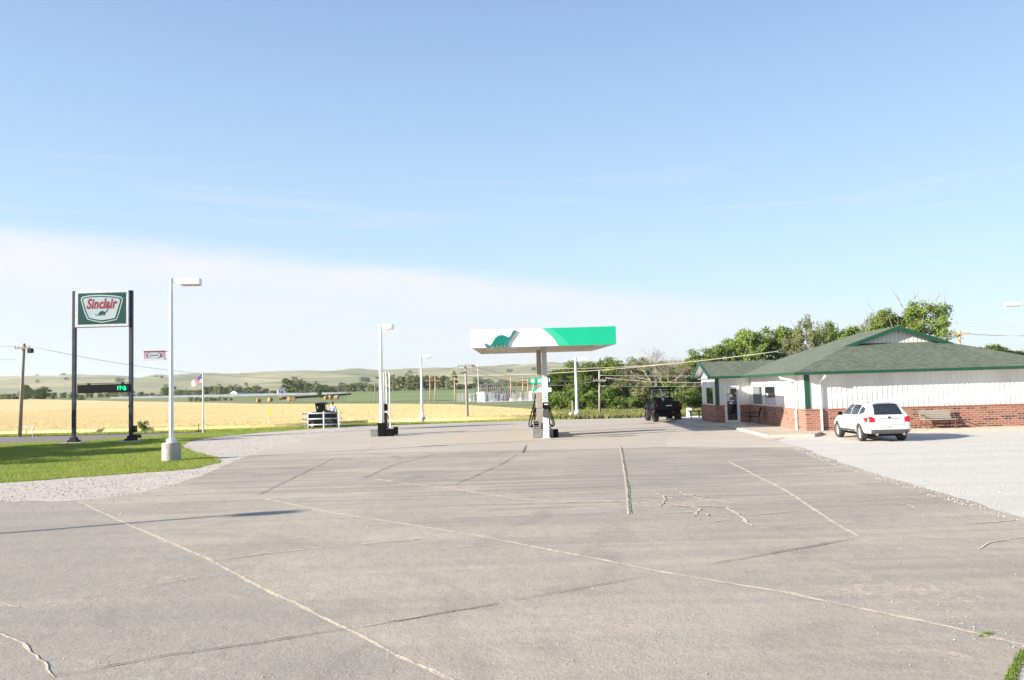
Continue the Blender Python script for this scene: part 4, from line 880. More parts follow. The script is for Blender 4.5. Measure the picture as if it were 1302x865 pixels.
p5 = PY(1306, 420, 60)
lp5, t5 = lamp(1306, 420, 384, 0.10, (0.3, 0.6, False), (1.15, 0.4, 0.26), 'white lamp head reaching in over the store roof at the right edge', pi, Y=60.0)
# off-frame lamp on the left whose long shadow crosses the apron
lp6 = copy_tree(lp); lp6.location = (-6.6 - 2.55 * 7.0, 16.7 - 1.02 * 7.0, 0); lp6['label'] = 'white lamp post standing left of the view, its shadow on the apron'
# banner sign on the left lamp
g0 = lp.location; gY = g0.y
bs = empty('banner_sign', (g0.x, gY, 0), 0, 'small maroon banner sign with grey ellipse bracketed to the lamp post', 'banner sign')
def rel(px, py, Y, o): p = PY(px, py, Y); return p.x - o.x, p.z
xa, za = rel(183.3, 458.2, gY, g0); xb, zb = rel(210, 446, gY, g0)
b = MB(); b.box((xa + xb) / 2, 0, (za + zb) / 2, xb - xa, 0.06, zb - za); b.build('banner', M['banner'], bs)
b = MB(); b.box((xa + xb) / 2, -0.01, zb - 0.02, xb - xa, 0.07, 0.05, ); b.build('dark_band', mat('dark_maroon', (0.16, 0.03, 0.06), 0.6), bs)
b = MB(); b.box((xa + xb) / 2, -0.01, za + 0.03, xb - xa, 0.08, 0.05); b.build('lower_rail', M['steel'], bs)
ex_, ez_ = (xa + xb) / 2, (za + zb) / 2
b = MB(); n_ = 28; b.prism([(ex_ + 0.30 * cos(2 * pi * i / n_), ez_ + 0.115 * sin(2 * pi * i / n_)) for i in range(n_)], 'y', -0.040, -0.034); b.build('ellipse', M['dark'], bs)
b = MB(); b.prism([(ex_ + 0.255 * cos(2 * pi * i / n_), ez_ + 0.118 * sin(2 * pi * i / n_)) for i in range(n_)], 'y', -0.046, -0.041); b.build('ellipse_face', M['banner_grey'], bs)
text_mesh('lettering', 'MOBIL', 0.1, M['dark'], bs, (ex_, -0.05, ez_), (pi / 2, 0, 0), 0.002) if False else None
for k_, hgt in enumerate((0.06, 0.05, 0.065, 0.04, 0.055, 0.06)): lt = MB(); lt.box(ex_ - 0.15 + k_ * 0.06, -0.048, ez_ + (0.008 if k_ % 2 else -0.004), 0.03, 0.004, hgt); lt.build('letter', M['dark'], bs)
b = MB(); b.tube([(xb, 0, zb - 0.03), (0, 0, zb - 0.03)], 0.018); b.build('bracket', M['steel'], bs); b = MB(); b.tube([(xb, 0, za + 0.03), (0, 0, za + 0.03)], 0.018); b.build('bracket', M['steel'], bs)

# ------------------------------------------------------------------ price sign
SY = 47.2
sL = PY(93.8, 560.5, SY); sR = PY(168.3, 558, SY)
sg = empty('price_sign', ((sL.x + sR.x) / 2, SY, 0), 0, 'tall green and white fuel brand sign on two dark posts in the lawn', 'sign'); so_ = sg.location
for (pt, pb) in (((95.2, 370.5), (93.8, 560)), ((165.3, 369.5), (168.3, 557.5))):
    a = PY(pt[0], pt[1], SY); bq = PY(pb[0], pb[1], SY); b = MB(); x = (a.x + bq.x) / 2
    b.box(x - so_.x, 0, a.z / 2, 0.20, 0.20, a.z); p_ = b.build('post', M['post'], sg, bevel=0.015)
    b = MB(); b.box(x - so_.x, 0, 0.13, 0.55, 0.5, 0.16); b.box(x - so_.x, 0, 0.26, 0.34, 0.34, 0.2); b.build('shoe', M['dark'], p_)
    b = MB(); b.box(x - so_.x + 0.05, -0.1, 0.03, 1.35, 1.1, 0.10); b.build('footing', M['concrete_post'], p_, bevel=0.02)
def S(px, py): p = PY(px, py, SY - 0.2); return (p.x - so_.x, p.z)
def z2(x, y): return S(80 + x / 8.65, 360 + y / 8.65)
def quadbox(name, x0, y0, x1, y1, ya, yb, m, parent, bev=0.0):
    """box given by two corners in zoomed pixel units"""
    p = z2(x0, y0); r = z2(x1, y1); b = MB(); b.box((p[0] + r[0]) / 2, (ya + yb) / 2, (p[1] + r[1]) / 2, abs(r[0] - p[0]), abs(yb - ya), abs(r[1] - p[1])); return b.build(name, m, parent, bevel=bev)
cab = quadbox('cabinet', 135, 92, 725, 474, -0.22, 0.22, M['steel'], sg, 0.02)
fc = quadbox('sign_face', 170, 116, 692, 444, -0.235, -0.225, M['sign_green'], cab)
def poly2(name, pts, y0, y1, m, parent): b = MB(); b.prism([z2(*p) for p in pts], 'y', y0, y1); return b.build(name, m, parent)
poly2('shield_rim', [(200, 190), (205, 165), (222, 150), (300, 135), (432, 130), (560, 137), (645, 152), (662, 172), (660, 200), (625, 330), (597, 405), (520, 422), (432, 438), (345, 422), (272, 402), (240, 330)], -0.242, -0.237, M['sign_grey'], fc)
poly2('shield_line', [(214, 190), (220, 172), (235, 162), (305, 148), (432, 143), (555, 150), (635, 163), (648, 178), (646, 200), (612, 325), (588, 396), (518, 411), (432, 426), (348, 411), (284, 394), (254, 328)], -0.249, -0.244, M['sign_green'], fc)
poly2('shield_face', [(228, 192), (234, 178), (250, 170), (308, 160), (432, 155), (550, 162), (618, 172), (634, 186), (632, 204), (598, 322), (577, 384), (514, 398), (432, 410), (352, 398), (294, 382), (268, 325)], -0.256, -0.251, M['sign_grey'], fc)
cxx, czz = z2(434, 233); x0_, _ = z2(268, 233); x1_, _ = z2(603, 233)
tm = text_mesh('lettering', 'Sinclair', 0.66, M['sign_red'], fc, (cxx, -0.262, czz), (pi / 2, 0, 0), 0.003, 0.022, 0.28)
wd_ = tm.dimensions.x; bpy.context.view_layer.update(); xs_ = [v.co.x for v in tm.data.vertices]; tm.scale = ((x1_ - x0_) / (max(xs_) - min(xs_)), 1.25, 1)
cdx = (max(xs_) + min(xs_)) / 2 * tm.scale[0]; tm.location.x = cxx - cdx
def dsc(p): return (432 + (p[0] - 233) * 0.72, 325 + (p[1] - 160) * 0.64)
poly2('dinosaur_emblem', [dsc(p) for p in dino], -0.264, -0.258, M['sign_green'], fc)
# LED reader board
xl_, zl_ = S(97.3, 500.5); xr_, zr_ = S(163.8, 488)
b = MB(); b.box((xl_ + xr_) / 2, 0, (zl_ + zr_) / 2, xr_ - xl_, 0.3, zr_ - zl_); led = b.build('led_board', M['black'], sg, bevel=0.015)
b = MB(); b.tube([(xl_ - 0.1, 0, zr_ + 0.06), (xr_ + 0.1, 0, zr_ + 0.06)], 0.02)
for t_ in (0.2, 0.85): x = xl_ + (xr_ - xl_) * t_; b.box(x, 0, zr_ + 0.05, 0.08, 0.2, 0.1)
b.build('hanger_rail', M['dark'], sg)
def z9(x, y): return S(140 + x / 39.3, 482 + y / 39.3)
b = MB()
for a, c_ in (((370, 360), (370, 545)), ((492, 360), (492, 545)), ((545, 385), (665, 520)), ((640, 370), (740, 380)), ((740, 380), (735, 440)), ((735, 440), (690, 530)), ((665, 535), (780, 535)), ((740, 440), (775, 530)), ((445, 365), (492, 365))):
    p = z9(*a); r = z9(*c_); b.tube([(p[0], -0.155, p[1]), (r[0], -0.155, r[1])], 0.025, 4)
b.build('led_characters', M['led'], led)
fx, _ = S(176, 556); b = MB()
fl = empty('flood_light', (PY(173.5, 556, SY - 0.3).x, SY - 0.3, 0), 0, 'small black ground floodlight beside the right sign post', 'floodlight')
b.tube([(0, 0, 0), (0, 0, 0.25)], 0.03); b.build('stake', M['dark'], fl); b = MB(); b.box(0.03, 0, 0.34, 0.5, 0.25, 0.22, taper=0.8); b.build('lamp_housing', M['dark'], fl, bevel=0.03)
jb = MB(); x, _ = S(169.5, 548); jb.box(x, 0.02, 0.75, 0.2, 0.15, 0.4); jb.build('junction_box', M['dark'], sg, bevel=0.01); jb = MB(); x, z_ = S(163.5, 517); jb.box(x, 0, z_, 0.22, 0.1, 0.1); jb.build('sensor', M['dark'], sg, bevel=0.01)

# ------------------------------------------------------------------ diesel island at the middle lamp
di = lp2.location
bx = empty('bollard_box', (PZ(476.5, 555.3, 0).x, di.y + 0.1, 0), 0, 'grey steel kerb box at the left end of the diesel island', 'kerb box')
b = MB(); b.box(0, 0.2, 0.18, 0.50, 0.6, 0.36); b.build('box', M['grey'], bx, bevel=0.02); b = MB(); b.box(0, 0.2, 0.37, 0.54, 0.64, 0.03); b.build('lid', M['grey'], bx)
bx2 = empty('trash_bin', (di.x + 0.02, di.y - 0.1, 0), 0, 'tall black bin wrapped round the foot of the middle lamp post', 'bin')
b = MB(); b.box(0, 0, 0.36, 0.42, 0.42, 0.72, taper=1.04); b.build('bin_body', M['black'], bx2, bevel=0.02); b = MB(); b.box(0, 0, 0.75, 0.46, 0.46, 0.06); b.build('rim', M['dark'], bx2, bevel=0.01)
for (px, py, wd, hh, lb_) in ((495.8, 555, 0.40, 0.40, 'low black steel box right of the middle lamp post'), (503, 553, 0.22, 0.44, 'small black block at the right end of the diesel island')):
    p = PZ(px, py, 0); k = empty('kerb_block', (p.x, p.y, 0), 0, lb_, 'kerb block'); b = MB(); b.box(0, 0.1, hh / 2, wd, 0.5, hh); b.build('block', M['black'], k, bevel=0.02); b = MB(); b.box(0, 0.1, hh + 0.01, wd + 0.03, 0.53, 0.025); b.build('top_plate', M['dark'], k)
dp_ = empty('diesel_pump', (PY(488.8, 553, di.y + 1.3).x, di.y + 1.3, 0), 0, 'narrow black diesel pump half hidden behind the middle lamp post', 'diesel pump')
b = MB(); b.box(0, 0, 0.2, 0.5, 0.7, 0.4); b.build('plinth', M['grey'], dp_, bevel=0.02); b = MB(); b.box(0, 0, 0.85, 0.30, 0.6, 0.9); b.build('cabinet', M['dark'], dp_, bevel=0.02)
b = MB(); b.box(0.03, 0, 1.62, 0.32, 0.6, 0.42); b.build('meter_head', M['black'], dp_, bevel=0.04); b = MB(); b.tube(smooth_line([Vector((0.15, -0.2, 1.3)), Vector((0.3, -0.25, 1.0)), Vector((0.32, -0.25, 0.6)), Vector((0.18, -0.25, 0.45)), Vector((0.12, -0.2, 0.9))], 6), 0.03); b.build('hose', M['black'], dp_, smooth=True)
b = MB(); b.box(-0.18, 0, 1.35, 0.14, 0.3, 0.22); b.build('nozzle_boot', M['white'], dp_, bevel=0.02)
for i, (px, py, pt) in enumerate(((488.0, 545, 473.5), (491.3, 545, 474), (495.4, 544, 474.5))):
    p = PZ(px + 0.9, py, 0); tz = PY(px - 0.6, pt, p.y).z; k = empty('vent_pipe', (p.x, p.y, 0), 0, ('white vent pipe closest to the middle lamp post', 'middle one of the three white vent pipes', 'right hand white vent pipe reaching the ground')[i], 'vent pipe', 'three white vent pipes')
    b = MB(); b.tube([(0, 0, 0), (0, 0, tz)], 0.045); b.build('pipe', M['white'], k); b = MB(); b.cyl(0, 0, tz, tz + 0.10, 0.06); b.build('vent_cap', M['steel'], k)

# ------------------------------------------------------------------ small posts by the far edge
def post_thing(name, px, py, pyt, r, m, label, cat, sq=True, cap=None):
    g = PZ(px, py, 0); z_ = PY(px, pyt, g.y).z; k = empty(name, (g.x, g.y, 0), 0, label, cat); b = MB()
    (b.box(0, 0, z_ / 2, r * 2, r * 2, z_) if sq else b.cyl(0, 0, 0, z_, r)); b.build('post', M[m], k, bevel=0.01)
    if cap: b = MB(); b.cyl(0, 0, z_, z_ + 0.05, r * 0.9); b.build('cap', M[cap], k)
    return k
post_thing('wooden_post', 728.2, 531.5, 510, 0.07, 'wood_grey', 'short weathered wooden post left of the far right lamp post', 'post', cap='wood_grey')
post_thing('bollard', 725.8, 532.2, 526, 0.13, 'white', 'stubby white bollard beside the weathered wooden post', 'bollard', False, 'white_plain')
post_thing('marker_post', 520.8, 538, 534, 0.06, 'white', 'tiny white marker stub at the wheat edge, right of the vent pipes', 'marker', False, 'white_plain')
k = post_thing('bollard', 876.5, 530.6, 519.6, 0.17, 'white', 'white block bollard left of the store wing', 'bollard', True, 'white_plain')
# bench by the wing
bn = empty('picnic_bench', (PZ(884.5, 531.5, 0).x, PZ(884.5, 531.5, 0).y + 0.2, 0), 0, 'low black topped bench between white bollard and store wing', 'bench')
b = MB(); b.box(0, 0, 0.50, 0.95, 0.35, 0.08); b.build('seat', M['black'], bn, bevel=0.01)
for s_ in (-1, 1): b = MB(); b.box(s_ * 0.3, 0, 0.23, 0.08, 0.3, 0.46); b.build('leg', M['dark'], bn)
b = MB(); b.box(0, 0, 0.10, 0.9, 0.3, 0.08); b.build('foot_board', M['white_plain'], bn)

# wall bench in front of the store
def wall_bench():
    c0 = BL(5.72, -0.62); k = empty('park_bench', (c0.x, c0.y, 0.13), BYAW, 'weathered slatted park bench against the front brick wall', 'bench')
    # back toward the wall (+y)
    b = MB()
    for i in range(5): b.box(0, -0.28 + i * 0.10, 0.42, 1.42, 0.08, 0.03)
    b.build('seat', M['bench_wood'], k)
    b = MB()
    for i in range(4):
        z_ = 0.50 + i * 0.10; b.box(0, 0.20 + i * 0.035, z_, 1.42, 0.03, 0.085)
    b.build('backrest', M['bench_wood'], k)
    for s_ in (-1, 1):
        b = MB(); x = s_ * 0.66
        b.tube([(x, -0.30, 0), (x, -0.30, 0.42), (x, -0.22, 0.62), (x, 0.2, 0.62)], 0.022); b.tube([(x, 0.36, 0), (x, 0.2, 0.4), (x, 0.34, 0.88)], 0.024); b.tube([(x, -0.30, 0.38), (x, 0.2, 0.38)], 0.02); b.tube([(x, -0.3, 0.05), (x, 0.3, 0.30)], 0.016)
        b.build('bench_end', M['rust'], k)
    b = MB(); b.tube([(-0.66, 0, 0.2), (0.66, 0, 0.2)], 0.018); b.build('stretcher', M['rust'], k)
    return k
wall_bench()
# black patio chair by the door
def chair():
    c0 = BL(-0.62, 7.2); k = empty('patio_chair', (c0.x, c0.y, 0.13), R(-115), 'black metal patio chair against the shaded brick left of the corner', 'chair')
    b = MB(); b.box(0, 0, 0.42, 0.5, 0.48, 0.035); b.build('seat', M['black'], k, bevel=0.01)
    b = MB(); b.add([(-0.24, 0.24, 0.46), (0.24, 0.24, 0.46), (0.24, 0.38, 0.95), (-0.24, 0.38, 0.95), (-0.24, 0.27, 0.45), (0.24, 0.27, 0.45), (0.24, 0.41, 0.94), (-0.24, 0.41, 0.94)], [(0, 1, 2, 3), (7, 6, 5, 4), (0, 4, 5, 1), (1, 5, 6, 2), (2, 6, 7, 3), (3, 7, 4, 0)]); b.build('backrest', M['black'], k, bevel=0.01)
    for sx in (-1, 1):
        for sy in (-1, 1): b = MB(); b.tube([(sx * 0.24, sy * 0.23, 0.42), (sx * 0.27, sy * 0.28, 0)], 0.014); b.build('leg', M['dark'], k)
        b = MB(); b.tube([(sx * 0.26, -0.23, 0.42), (sx * 0.27, -0.24, 0.66), (sx * 0.27, 0.30, 0.68)], 0.016); b.build('armrest', M['dark'], k)
chair()

# ------------------------------------------------------------------ vehicles
def wheel(parent, x, y, r, wd, rimm, yaw=0, knob=False, name='wheel'):
    """axle along local x; wheel root is an Empty-like mesh hub"""
    t = MB(); n = 32; prof = [(-wd / 2, r * 0.66), (-wd / 2, r * 0.93), (-wd / 2 + 0.03, r), (wd / 2 - 0.03, r), (wd / 2, r * 0.93), (wd / 2, r * 0.66)]
    vs = []; fs = []
    for i in range(n):
        a = 2 * pi * i / n
        for (u, rr_) in prof:
            k_ = 1.0 + (0.035 if knob and i % 2 and rr_ > r * 0.95 else 0); vs.append((u, rr_ * k_ * cos(a), rr_ * k_ * sin(a)))
    m_ = len(prof)
    for i in range(n):
        for j in range(m_): a = i * m_ + j; b_ = i * m_ + (j + 1) % m_; c_ = ((i + 1) % n) * m_ + (j + 1) % m_; d_ = ((i + 1) % n) * m_ + j; fs.append((a, b_, c_, d_))
    t.add(vs, fs); o = t.build(name, M['rubber'], parent, smooth=False); o.location = (x, y, r); o.rotation_euler = (0, 0, yaw)
    h_ = MB()
    for s_ in (-1, 1):
        u = s_ * wd * 0.40; h_.tube([(u - 0.01, 0, 0), (u + 0.01, 0, 0)], r * 0.14, 12)
        for k_ in range(10):
            a = 2 * pi * k_ / 10; h_.tube([(u, r * 0.1 * cos(a), r * 0.1 * sin(a)), (u * 0.95, r * 0.64 * cos(a + 0.06), r * 0.64 * sin(a + 0.06))], [r * 0.07, r * 0.055], 5)
        h_.tube([(u - 0.012, 0, 0), (u - 0.006, 0, 0)], r * 0.0001, 3)
    ring = []; fs = []; vs = []
    for i in range(n):
        a = 2 * pi * i / n
        for (u, rr_) in ((-wd * 0.44, r * 0.69), (-wd * 0.44, r * 0.61), (wd * 0.44, r * 0.61), (wd * 0.44, r * 0.69)): vs.append((u, rr_ * cos(a), rr_ * sin(a)))
    for i in range(n):
        for j in range(4): a = i * 4 + j; b_ = i * 4 + (j + 1) % 4; c_ = ((i + 1) % n) * 4 + (j + 1) % 4; d_ = ((i + 1) % n) * 4 + j; fs.append((a, b_, c_, d_))
    h_.add(vs, fs); h_.build('rim', M[rimm], o)
    d2 = MB(); d2.tube([(-0.01, 0, 0), (0.01, 0, 0)], r * 0.62, 20); d2.build('brake_disc', M['dark'], o)
    return o

def suv():
    k = empty('white_suv', (14.74, 31.35, 0), R(-3.5), 'white family suv parked nose to the brick wall, rear facing us', 'car', scale=0.92)
    # stations along y (0 = rear bumper, 4.68 = nose): half width at belt, heights: sill, belt, roof, roof half width
    st = [ # y, zb, zlow, zbelt, hwl, hwb, zroof, hwr
        (0.00, 0.40, 0.62, 0.98, 0.80, 0.78, 1.00, 0.70),
        (0.07, 0.34, 0.62, 1.06, 0.90, 0.86, 1.10, 0.74),
        (0.28, 0.33, 0.64, 1.12, 0.945, 0.90, 1.42, 0.66),
        (0.50, 0.33, 0.64, 1.13, 0.960, 0.915, 1.63, 0.62),
        (0.85, 0.33, 0.64, 1.12, 0.965, 0.92, 1.685, 0.64),
        (1.50, 0.33, 0.64, 1.10, 0.965, 0.92, 1.70, 0.66),
        (2.20, 0.33, 0.64, 1.07, 0.965, 0.92, 1.69, 0.66),
        (2.80, 0.33, 0.64, 1.05, 0.965, 0.915, 1.62, 0.64),
        (3.20, 0.33, 0.64, 1.04, 0.965, 0.91, 1.42, 0.64),
        (3.55, 0.33, 0.64, 1.03, 0.96, 0.90, 1.13, 0.70),
        (4.00, 0.33, 0.62, 0.98, 0.94, 0.87, 1.05, 0.66),
        (4.40, 0.34, 0.58, 0.88, 0.88, 0.80, 0.96, 0.60),
        (4.62, 0.38, 0.54, 0.74, 0.76, 0.70, 0.82, 0.50),
        (4.68, 0.44, 0.52, 0.62, 0.66, 0.62, 0.68, 0.44)]
    def prof(s_):
        y, zb, zl, zt, hl, hb, zr_, hr = s_
        return [(0, zb), (hl * 0.86, zb), (hl * 0.97, zb + 0.06), (hl, zl), (hl, (zl + zt) / 2 + 0.02), (hb + 0.015, zt - 0.05), (hb, zt), (hb * 0.55 + hr * 0.45, zt * 0.48 + zr_ * 0.52), (hr + 0.03, zr_ - 0.07 * (zr_ - zt) / 0.55 - 0.02), (hr * 0.85, zr_ - 0.01), (0, zr_ + 0.015)]
    P = [[(u, s_[0], v_) for (u, v_) in prof(s_)] for s_ in st]
    n = len(P[0]); vs = []; fs = []
    full = []
    for row in P:
        ring = row + [(-u, y, v_) for (u, y, v_) in row[1:-1][::-1]]; full.append(ring); vs += ring
    m_ = len(full[0])
    for i in range(len(full) - 1):
        for j in range(m_): fs.append((i * m_ + j, i * m_ + (j + 1) % m_, (i + 1) * m_ + (j + 1) % m_, (i + 1) * m_ + j))
    fs.append(tuple(range(m_))[::-1]); fs.append(tuple((len(full) - 1) * m_ + j for j in range(m_)))
    b = MB(); b.add(vs, fs); body = b.build('body', M['carpaint'], k, smooth=True)
    for p in body.data.polygons: p.use_smooth = True
    sub = body.modifiers.new('s', 'SUBSURF'); sub.levels = 2; sub.render_levels = 2
    cutter = MB()
    for (y, r_) in ((0.98, 0.42), (3.78, 0.42)):
        for s_ in (-1, 1): cutter.tube([(s_ * 0.62, y, 0.37), (s_ * 1.1, y, 0.37)], r_, 32)
    cu = cutter.build('cut', M['black']); bm_ = body.modifiers.new('b', 'BOOLEAN'); bm_.object = cu; bm_.operation = 'DIFFERENCE'; bm_.solver = 'EXACT'
    cu.parent = k; bpy.context.view_layer.update()
    me = bpy.data.meshes.new_from_object(body.evaluated_get(bpy.context.evaluated_depsgraph_get())); body.modifiers.clear(); body.data = me
    bpy.data.objects.remove(cu)
    # smooth surface evaluators for glazing patches
    from mathutils.bvhtree import BVHTree
    bt_ = BVHTree.FromPolygons([v.co.copy() for v in me.vertices], [tuple(p.vertices) for p in me.polygons])
    def patch(name, pts, m, axis, par, off=0.006, nu=6):
        """polygon on the side (axis x, pts are (y,z)) or the rear (axis y, pts are (x,z)), shrink-wrapped on the body"""
        bm2 = bmesh.new()
        if axis in ('x+', 'x-'): s_ = 1 if axis == 'x+' else -1; v2 = [bm2.verts.new((s_ * 1.3, p[0], p[1])) for p in pts]
        elif axis == 'y': v2 = [bm2.verts.new((p[0], -0.5, p[1])) for p in pts]
        else: v2 = [bm2.verts.new((p[0], p[1], 2.5)) for p in pts]
        bm2.faces.new(v2); bmesh.ops.triangulate(bm2, faces=bm2.faces[:]); 
        for _ in range(4): bmesh.ops.subdivide_edges(bm2, edges=[e for e in bm2.edges if e.calc_length() > 0.09], cuts=1, use_grid_fill=False); bmesh.ops.triangulate(bm2, faces=bm2.faces[:])
        for v in bm2.verts:
            d_ = Vector((-s_, 0, 0)) if axis[0] == 'x' else Vector((0, 1, 0)) if axis == 'y' else Vector((0, 0, -1))
            h_, nr, _, _ = bt_.ray_cast(v.co, d_)
            if h_ is not None:
                if nr.dot(d_) > 0: nr = -nr
                v.co = h_ + nr * off
            else:
                h2, nr, _, _ = bt_.find_nearest(v.co); v.co = h2 + nr * off
        me2 = bpy.data.meshes.new(name); bm2.to_mesh(me2); bm2.free(); me2.materials.append(M[m] if isinstance(m, str) else m)
        for p in me2.polygons: p.use_smooth = True
        o2 = bpy.data.objects.new(name, me2); COL.objects.link(o2); o2.parent = par; return o2
    for sd_ in ('x+', 'x-'):
        patch('side_window', [(2.05, 1.13), (2.05, 1.58), (2.55, 1.575), (2.85, 1.50), (3.18, 1.28), (3.28, 1.13)], 'tint', sd_, k)
        patch('side_window', [(1.16, 1.16), (1.10, 1.55), (1.30, 1.585), (1.98, 1.58), (1.98, 1.13)], 'tint', sd_, k)
        patch('side_window', [(0.52, 1.26), (0.62, 1.44), (1.02, 1.52), (1.08, 1.17), (0.80, 1.19)], 'tint', sd_, k)
        patch('sill_cladding', [(1.45, 0.33), (1.45, 0.50), (3.32, 0.50), (3.32, 0.33)], 'cladding', sd_, k)
        for (yy, zz) in ((1.30, 0.98), (2.22, 0.97)): patch('door_handle', [(yy, zz), (yy, zz + 0.035), (yy + 0.2, zz + 0.035), (yy + 0.2, zz)], 'chrome', sd_, k, 0.02)
        patch('door_seam', [(2.015, 0.52), (2.015, 1.12), (2.027, 1.12), (2.027, 0.52)], 'dark', sd_, k, 0.003)
        sg_ = 1 if sd_ == 'x+' else -1
        b = MB(); b.box(sg_ * 1.03, 3.0, 1.15, 0.2, 0.10, 0.15); b.build('wing_mirror', M['black'] if sg_ > 0 else M['black'], k, bevel=0.03)
        patch('tail_lamp', [(sg_ * 0.62, 0.86), (sg_ * 0.60, 1.0), (sg_ * 0.70, 1.08), (sg_ * 0.845, 1.09), (sg_ * 0.845, 0.84)] if True else [], 'red_lamp', 'y', k, 0.010)
        patch('tail_lamp', [(0.10, 0.86), (0.10, 1.06), (0.42, 1.03), (0.46, 0.98), (0.24, 0.86)], 'red_lamp', sd_, k, 0.010)
        b = MB(); b.tube([(sg_ * 0.56, -0.03, 0.335), (sg_ * 0.56, 0.2, 0.335)], 0.052, 14); b.build('exhaust_tip', M['chrome'], k)
    patch('rear_window', [(-0.60, 1.16), (-0.55, 1.20), (-0.50, 1.60), (0.50, 1.60), (0.55, 1.20), (0.60, 1.16)], 'tint', 'y', k)
    patch('bumper_cladding', [(-0.86, 0.36), (-0.88, 0.54), (0.88, 0.54), (0.86, 0.36)], 'cladding', 'y', k, 0.012)
    patch('chrome_strip', [(-0.42, 0.985), (-0.42, 1.012), (0.42, 1.012), (0.42, 0.985)], 'chrome', 'y', k, 0.014)
    patch('licence_plate', [(-0.16, 0.83), (-0.16, 0.94), (0.16, 0.94), (0.16, 0.83)], 'paper', 'y', k, 0.014)
    for sg_ in (-1, 1):
        patch('tailgate_seam', [(sg_ * 0.60, 0.56), (sg_ * 0.612, 0.56), (sg_ * 0.632, 1.15), (sg_ * 0.62, 1.15)], 'cladding', 'y', k, 0.004)
        patch('quarter_seam', [(0.52, 0.60), (0.52, 0.86), (0.532, 0.86), (0.532, 0.60)], 'cladding', 'x+' if sg_ > 0 else 'x-', k, 0.004)
        patch('door_seam', [(3.28, 0.52), (3.28, 1.12), (3.292, 1.12), (3.292, 0.52)], 'dark', 'x+' if sg_ > 0 else 'x-', k, 0.003)
    patch('bumper_seam', [(-0.60, 0.735), (-0.60, 0.75), (0.60, 0.75), (0.60, 0.735)], 'cladding', 'y', k, 0.005)
    patch('badge', [(-0.07, 1.05), (-0.04, 1.09), (0.04, 1.09), (0.07, 1.05), (0.04, 1.02), (-0.04, 1.02)], 'dark', 'y', k, 0.012)
    patch('rear_reflector', [(-0.09, 0.63), (-0.09, 0.66), (0.09, 0.66), (0.09, 0.63)], 'cladding', 'y', k, 0.012)
    b = MB(); b.box(0, 0.42, 1.70, 1.16, 0.24, 0.035); b.build('spoiler', M['carpaint'], k, bevel=0.012)
    b = MB(); b.tube([(0.1, 0.16, 1.22), (-0.28, 0.14, 1.25)], 0.012); b.build('wiper', M['black'], k)
    for s_ in (-1, 1): b = MB(); b.tube([(s_ * 0.60, 0.9, 1.70), (s_ * 0.60, 1.0, 1.735), (s_ * 0.61, 2.3, 1.735), (s_ * 0.61, 2.5, 1.69)], 0.018); b.build('roof_rail', M['carpaint'], k)
    b = MB(); b.box(0, 2.3, 0.30, 1.3, 3.6, 0.14); b.build('underbody', M['black'], k)
    for y in (0.98, 3.78):
        for s_ in (-1, 1): wheel(k, s_ * 0.83, y, 0.37, 0.235, 'alloy', yaw=(0.0 if y < 2 else R(4)))
    return k
suv()

